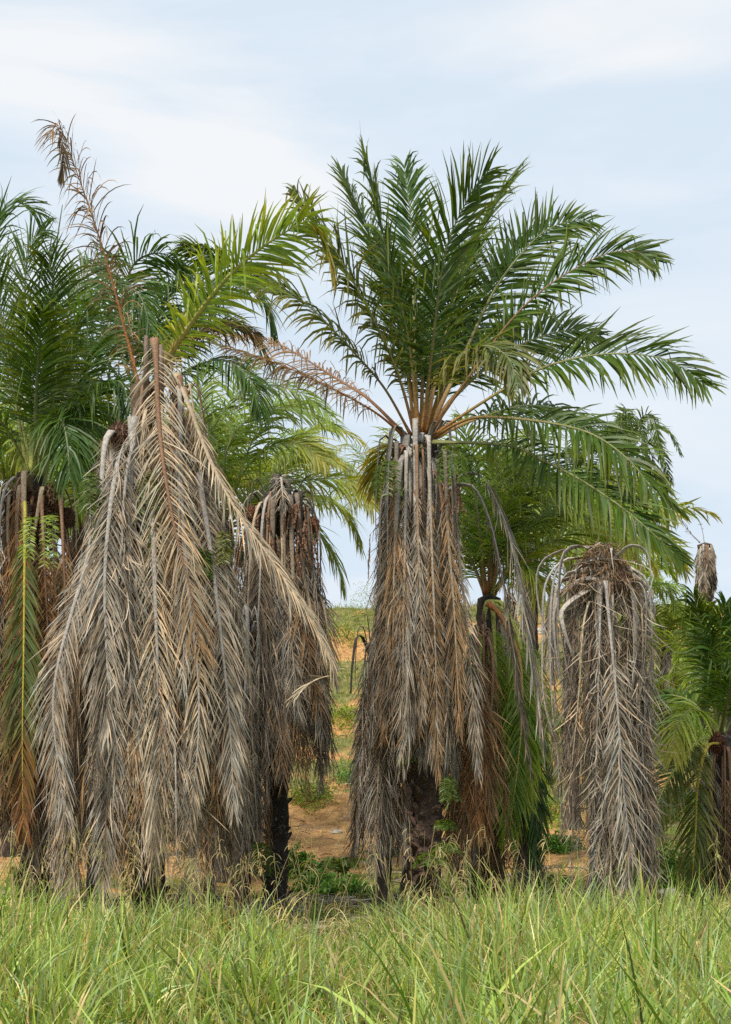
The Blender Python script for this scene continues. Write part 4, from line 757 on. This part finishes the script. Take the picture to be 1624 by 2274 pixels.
def leafy(name, label, cat, x, Y0, r, h, n, col, group, spread=.5):
    z = float(ground(x, Y0)); e = thing(name, label, cat, (x, Y0, z), group)
    d = nrm(rng.normal(0, 1, (n, 3))); d[:, 2] = np.abs(d[:, 2]); rad = rng.random((n, 1))**.4
    lump = 1+.35*np.sin(d[:, :1]*5+1)*np.cos(d[:, 1:2]*6)
    P0 = d*rad*lump*[r, r, h]+[0, 0, .02]; P0[:, 2] += 0
    P0[:, 2] += ground(P0[:, 0]+x, P0[:, 1]+Y0)-z
    dr = nrm(d+rng.normal(0, .6, (n, 3))); k = np.linspace(0, 1, 3)[None, :, None]; ln = rng.uniform(.05, .12, (n, 1, 1))
    P = P0[:, None]+dr[:, None]*k*ln-np.array([0, 0, 1])*k**2*ln*.4; wv = nrm(np.cross(dr, rng.normal(0, 1, (n, 3))))
    W = wv[:, None]*(np.array([.2, 1, .1])[None, :, None])*ln*.38
    V, Q = strips(P, W); ca, cb = np.array(Gc[col][0]), np.array(Gc[col][1]); f = rng.random((n, 1, 1)); C = np.clip((ca*(1-f)+cb*f)*rng.normal(1, .25, (n, 1, 1))*np.ones((n, 3, 1)), .01, .8)
    o = link('foliage', mesh_np('foliage', V, Q, np.repeat(C.reshape(-1, 3), 2, 0), M_GREEN), e); o['kind'] = 'stuff'
    VV = []; QQ = []; off = 0
    for q in range(7):
        a = q*.9; tip = np.array([math.cos(a)*r*.6, math.sin(a)*r*.6, h*.7]); V, Q = tube(smooth_path([np.zeros(3)-[0, 0, .05], tip*[.4, .4, .7], tip], 6), np.linspace(.02, .006, 6), 5); VV.append(V); QQ.append(Q+off); off += len(V)
    link('stems', mesh_np('stems', np.vstack(VV), np.vstack(QQ), np.array((.09, .06, .03)), M_WOODY), e)
    return e
Gc['vine'] = ((.055, .155, .022), (.11, .22, .03))
def lp(lab, x, y, r, h, n, col='vine', name='shrub', cat='shrub', group='green shrubs on the slope'):
    lo, hi = 26., 110.; best = 30.       # the place where that line of sight meets the ground
    for Y in np.arange(27, 110, .25):
        q = at(x, y, Y)
        if q[2] <= float(ground(q[0], Y)): best = Y; break
    leafy(name, lab, cat, (x-CX)/F*best, best, r, h, n, col, group)
lp('spreading bright green creeper patch on the slope left of the right-edge palm', 1478, 1975, 1.0, .75, 5200)
lp('green creeper mound beside the dead-crowned palm trunk', 655, 1945, .55, .6, 2600)
lp('dark green creeper clump below the orange bank, left part', 715, 1985, .6, .4, 2200)
lp('dark green creeper clump below the orange bank, right part', 765, 1990, .6, .35, 2000)
lp('low green plant near the slim trunk right of the great skirt', 490, 1935, .3, .25, 700)
lp('small leafy bush on the slope above the creeper patch', 1470, 1560, 1.0, .8, 1500, 'bright')
lp('small leafy bush high on the slope between centre and dead palm', 1225, 1480, 1.0, .8, 1200, 'bright')
lp('green bush on the slope behind the dead palm', 1235, 1740, .8, .6, 1500, 'bright')
lp('green bush in the gap between central skirt and dead palm', 1240, 1890, .6, .45, 1500, 'vine')
lp('green weeds on the orange bank left of the slim trunk', 860, 1900, .3, .25, 600, 'vine')
lp('round bush on the slope crest left of the central skirt', 770, 1420, 1.2, 1., 1300, 'bright')
lp('round bush beside the right-edge palm on the slope', 1530, 1650, .9, .8, 1300, 'bright')
for k, (x, y, wh) in enumerate(((690, 1780, 'above the bare bank between the left trunks'), (800, 1740, 'above the bare bank beside the short dead palm'), (770, 1600, 'mid slope in the left gap'), (1225, 1620, 'mid slope in the right gap'), (1215, 1820, 'low on the slope in the right gap'), (1500, 1800, 'on the slope beside the hanging fronds at the right'), (1535, 1500, 'high on the slope near the right edge'))):
    lp('low scrubby green bush '+wh, x, y, .8+.2*(k % 3), .55, 1500, 'vine' if k % 2 else 'bright')
# leafy tree growing on the crest
for x, y, lab in ((835, 1300, 'small leafy tree on the crest beside the central skirt'), (1450, 1330, 'leafy shrub-like tree behind the dead palm on the crest')):
    Y0 = 100.; xw = (x-CX)/F*Y0; z = float(ground(xw, Y0)); e = leafy('small_tree', lab, 'tree', xw, Y0, 2.2, 2.8, 1600, 'bright', 'small trees on the crest')
# stones and debris
def rock(loc, r, label):
    n = 8; u = np.linspace(0, np.pi, 7); v_ = np.linspace(0, 2*np.pi, 9, endpoint=False); Uu, Vv = np.meshgrid(u, v_, indexing='ij')
    rr = r*(1+.22*np.sin(Uu*3+Vv*2+r*50)+rng.normal(0, .07, Uu.shape)); V = np.stack([rr*np.sin(Uu)*np.cos(Vv)*1.4, rr*np.sin(Uu)*np.sin(Vv), rr*np.cos(Uu)*.6], -1).reshape(-1, 3)
    i, j = np.meshgrid(np.arange(6), np.arange(9), indexing='ij'); Q = np.stack([i*9+j, i*9+(j+1) % 9, (i+1)*9+(j+1) % 9, (i+1)*9+j], -1).reshape(-1, 4)
    o = link('rock', mesh_np('rock', V, Q, np.array((.33, .30, .26)), M_WOODY, smooth=False)); o.location = loc; tag(o, label, 'rock')
def on_slope(x, y):
    for Y in np.arange(27, 110, .25):
        q = at(x, y, Y)
        if q[2] <= float(ground(q[0], Y)): return (q[0], Y, float(ground(q[0], Y)))
    return (at(x, y, 60)[0], 60, 8)
rock(on_slope(1486, 1990), .22, 'flat grey rock at the foot of the creeper patch'); rock(on_slope(1215, 1405), .5, 'pale boulder near the top of the slope')
rock(on_slope(1560, 1760), .3, 'rock half sunk in the orange slope near the right edge'); rock(on_slope(750, 1850), .15, 'small stone on the orange bank')
spots = [(470, 1975, 23.5), (500, 1990, 23.8), (430, 1985, 24.5), (640, 1975, 26.), (700, 1985, 27.), (1090, 2000, 25.), (1230, 1890, 33.), (560, 2000, 24.), (150, 1985, 23.5), (1250, 1970, 28.)]
where = ['right of the great skirt', 'below the slim trunk', 'behind the great skirt foot', 'beside the dead-crowned trunk', 'under the creeper clump', 'at the foot of the rusty skirt', 'on the slope behind the gap', 'between the slim trunks', 'at the foot of the left palm', 'near the dead palm foot']
for k, ((x, y, Yd), wh) in enumerate(zip(spots, where)):
    xw = (x-CX)/F*Yd; z = float(ground(xw, Yd)); a = random.uniform(-.6, .6); d = np.array([math.cos(a), math.sin(a)*.6, 0]); e = thing('fallen_frond', 'fallen grey palm frond lying '+wh, 'fallen frond', (xw, Yd, z), 'fallen fronds on the ground')
    c0 = np.array([xw, Yd, z+.1]); frond(e, [c0-d*.9, c0+[0, 0, .22], c0+d*.9+[0, 0, .15], c0+d*1.6], L0=.4, n=36, s0=.2, col='grey', rc='grey', dead=True, w=.012, jit=.3, rw=.04, name='dead_frond')

# ------------------------------------------------------------------ grass
def blades(base, ln, wd, lean, col, colt, K=4, bend=1.0, name='grass', lab=None, tipw=.08, jitc=.2):
    n = len(base); a = rng.uniform(0, 2*np.pi, n); d = np.stack([np.cos(a), np.sin(a), np.zeros(n)], 1)
    P = np.zeros((n, K+1, 3)); P[:, 0] = base; D = np.zeros((n, K+1, 3)); th0 = np.abs(rng.normal(0, lean, n)); bd = np.abs(rng.normal(.5, .45, n))*bend
    brk = rng.random(n) < .10; bk = rng.uniform(.4, .8, n)
    for k in range(K+1):
        f = k/K; th = th0+bd*f**1.7*1.5+np.where(brk & (f > bk), 1.3, 0); th = np.minimum(th, 2.7)
        D[:, k] = d*np.sin(th)[:, None]+np.array([0, 0, 1])*np.cos(th)[:, None]
        if k: P[:, k] = P[:, k-1]+D[:, k]*(ln/K)[:, None]
    sv = np.cross(D[:, 1], np.array([0, 0, 1.])+rng.normal(0, .05, (n, 3))); b2 = rng.uniform(-1.2, 1.2, n)[:, None]; sv = nrm(sv); sv = sv*np.cos(b2)+np.cross(D[:, 1], sv)*np.sin(b2)
    wp = np.interp(np.linspace(0, 1, K+1), [0, .3, .7, 1], [.6, 1, .7, tipw]); W = sv[:, None]*(wd[:, None]*wp[None])[:, :, None]
    f = (np.linspace(0, 1, K+1)**1.3)[None, :, None]; C = (col[:, None]*(1-f)+colt[:, None]*f)*1.2*rng.normal(1, jitc*1.4, (n, 1, 1)); C = np.clip(C, .01, .85)
    V, Q = strips(P, W); return V, Q, np.repeat(C.reshape(-1, 3), 2, 0)
def pal(n, base, tips, wts, clus=None):
    b = np.array(base); t_ = np.array(tips); k = rng.choice(len(b), n, p=np.array(wts)/sum(wts)) if clus is None else clus; return b[k], t_[k]
gb = [(.12, .20, .035), (.19, .27, .055), (.17, .26, .095), (.30, .31, .07), (.46, .36, .17), (.07, .14, .02), (.30, .19, .10)]
gt = [(.22, .30, .065), (.31, .38, .10), (.28, .36, .18), (.42, .40, .12), (.56, .45, .24), (.13, .23, .03), (.38, .25, .13)]
gw = [26, 30, 18, 10, 8, 10, 3]
def field(ncl, per, y0, y1, hr, wr, name, lean=.28, pw=1.0, bend=.75):
    yc = y0+(y1-y0)*rng.random(ncl)**pw; half = .30*yc+1.6; xc = rng.uniform(-1, 1, ncl)*half
    big = np.clip(.78+.5*vnoise(xc*7, yc*7, 2)+.6*vnoise(xc*3.5, yc*2, 8)+rng.normal(0, .14, ncl), .25, 1.6)
    cidx = rng.choice(len(gb), ncl, p=np.array(gw)/sum(gw))
    rep = np.repeat(np.arange(ncl), per); n = len(rep)
    b = np.stack([xc[rep]+rng.normal(0, .10, n), yc[rep]+rng.normal(0, .10, n), np.zeros(n)], 1); b[:, 2] = ground(b[:, 0], b[:, 1])-.02
    ln = rng.uniform(*hr, n)*big[rep]; wd = rng.uniform(*wr, n)
    c2 = np.where(rng.random(n) < .45, rng.choice(len(gb), n, p=np.array(gw)/sum(gw)), cidx[rep]); cb, ct = pal(n, gb, gt, gw, c2)
    return blades(b, ln, wd, lean, cb, ct, 5 if y1 < 14 else 4, bend)
def merge(parts):
    VV, QQ, CC, off = [], [], [], 0
    for V, Q, C in parts: VV.append(V); QQ.append(Q+off); CC.append(C); off += len(V)
    return np.vstack(VV), np.vstack(QQ), np.vstack(CC)
V, Q, C = merge([field(1300, 17, 5.6, 12, (.6, 1.12), (.006, .015), 'near', .42), field(2500, 15, 10, 18.8, (.45, 1.08), (.007, .016), 'mid', .42), field(1300, 12, 17, 24.5, (.3, .8), (.005, .011), 'far', .45)])
o = link('tall_grass', mesh_np('tall_grass', V, Q, C, M_GRASS)); tag(o, 'tall unmown green grass across the foreground', 'grass', kind='stuff')
# low leafy litter between the blades
n = 26000; y = rng.uniform(5.0, 27, n); x = rng.uniform(-1, 1, n)*(.3*y+1.6); b = np.stack([x, y, ground(x, y)], 1); cb, ct = pal(n, gb, gt, [10, 12, 10, 10, 26, 10, 16])
V, Q, C = blades(b, rng.uniform(.2, .55, n), rng.uniform(.004, .009, n), .7, cb, ct, 3, 1.2)
o = link('undergrowth', mesh_np('undergrowth', V, Q, C, M_GRASS)); tag(o, 'short tangled dry and green undergrowth beneath the tall grass', 'grass', kind='stuff')
# dry stalks with seed heads
parts = []
def seedheads(n, y0, y1, hh, xf=None, col=(.40, .30, .16)):
    y = rng.uniform(y0, y1, n); x = rng.uniform(-1, 1, n)*(.28*y+1)
    if xf is not None: x = rng.uniform(xf[0], xf[1], n)/F*y
    for k in range(n):
        h = random.uniform(*hh); a = random.uniform(0, 6.28); d = np.array([math.cos(a), math.sin(a), 0]); lean = random.uniform(.05, .45)
        b = np.array([x[k], y[k], float(ground(x[k], y[k]))]); path = smooth_path([b, b+d*lean*.3*h+[0, 0, h*.5], b+d*lean*h*.8+[0, 0, h*.95]], 8)
        V, Q = tube(path, np.linspace(.0035, .0015, 8)*(1+y[k]/30), 3); c = np.clip(np.array(col)*random.uniform(.7, 1.3)*np.array((1, random.uniform(.95, 1.25), 1)), 0, .8); parts.append((V, Q, np.tile(c, (len(V), 1))))
        if random.random() < .45:
            m = 14; t_ = rng.uniform(.72, 1, m); p0 = np.stack([np.interp(t_, np.linspace(0, 1, 8), path[:, q]) for q in range(3)], 1); d0 = nrm(rng.normal(0, 1, (m, 3))*[1, 1, .3]+d*.8+[0, 0, .8])
            ll = rng.uniform(.08, .22, m); PP = np.zeros((m, 5, 3)); PP[:, 0] = p0
            for q in range(1, 5): dd = nrm(d0-np.array([0, 0, 1])*q*.55); PP[:, q] = PP[:, q-1]+dd*(ll/4)[:, None]
            W = nrm(rng.normal(0, 1, (m, 1, 3)))*np.array([.5, 1, 1.3, 1.3, .6])[None, :, None]*.0022*(1+y[k]/30); V, Q = strips(PP, np.broadcast_to(W, PP.shape)); parts.append((V, Q, np.tile(c*1.15, (len(V), 1))))
seedheads(130, 14, 21, (.9, 1.8)); seedheads(30, 16, 20, (1.2, 1.9), (-812, -450)); seedheads(22, 16, 20, (1.1, 1.8), (50, 260)); seedheads(90, 7, 15, (.9, 1.35)); seedheads(20, 15, 19, (1.2, 1.7), (-450, -100))
V, Q, C = merge(parts); o = link('seeding_grass', mesh_np('seeding_grass', V, Q, C, M_GRASS)); tag(o, 'thin straw coloured grass stems with drooping seed heads', 'grass', kind='stuff')
# slope tufts
n = 170000; y = 27+85*rng.random(n)**1.35; x = rng.uniform(-1, 1, n)*(.30*y+2); k = rng.random(n) < np.clip((grassy(x, y)-.20)*1.7, .03, 1); x, y = x[k], y[k]; n = len(x)
b = np.stack([x, y, ground(x, y)-.02], 1); cb, ct = pal(n, gb, gt, [22, 16, 6, 14, 14, 20, 6]); sc_ = (y/40)**.6
V, Q, C = blades(b, rng.uniform(.12, .38, n)*sc_, rng.uniform(.006, .012, n)*sc_*1.3, .6, cb*.9, ct*.9, 2, 1.0)
o = link('slope_grass', mesh_np('slope_grass', V, Q, C, M_GRASS)); tag(o, 'patchy short grass and weeds on the orange slope', 'grass', kind='stuff')

# dead sticks and leaf litter under the palms and on the slope
def litter(n, y0, y1, pw, size, name, lab):
    y = y0+(y1-y0)*rng.random(n)**pw; x = rng.uniform(-1, 1, n)*(.3*y+1); a = rng.uniform(0, 6.28, n); ln = rng.uniform(*size, n)*(y/25)**.7; d = np.stack([np.cos(a), np.sin(a), rng.normal(0, .12, n)], 1)
    k = np.linspace(-.5, .5, 4)[None, :, None]; P = np.stack([x, y, ground(x, y)+rng.uniform(.02, .12, n)], 1)[:, None]+d[:, None]*k*ln[:, None, None]; P[:, :, 2] += (.25-k[:, :, 0]**2)*ln[:, None]*.35
    W = np.broadcast_to(nrm(np.cross(d, rng.normal(0, 1, (n, 3))))[:, None]*(ln*rng.uniform(.02, .05, n))[:, None, None], P.shape); b = np.array([(.30, .25, .20), (.20, .14, .09), (.38, .32, .25), (.12, .08, .05)])[rng.integers(0, 4, n)]
    V, Q = strips(P, W); o = link(name, mesh_np(name, V, Q, np.repeat(np.repeat(b, 4, 0), 2, 0), M_WOODY)); tag(o, lab, 'litter', kind='stuff')
litter(6000, 20.5, 29, 1, (.12, .7), 'palm_litter', 'dead sticks and leaf bits scattered under the palms')
litter(6000, 29, 105, 1.4, (.05, .35), 'slope_litter', 'dry sticks and clods scattered over the orange slope')
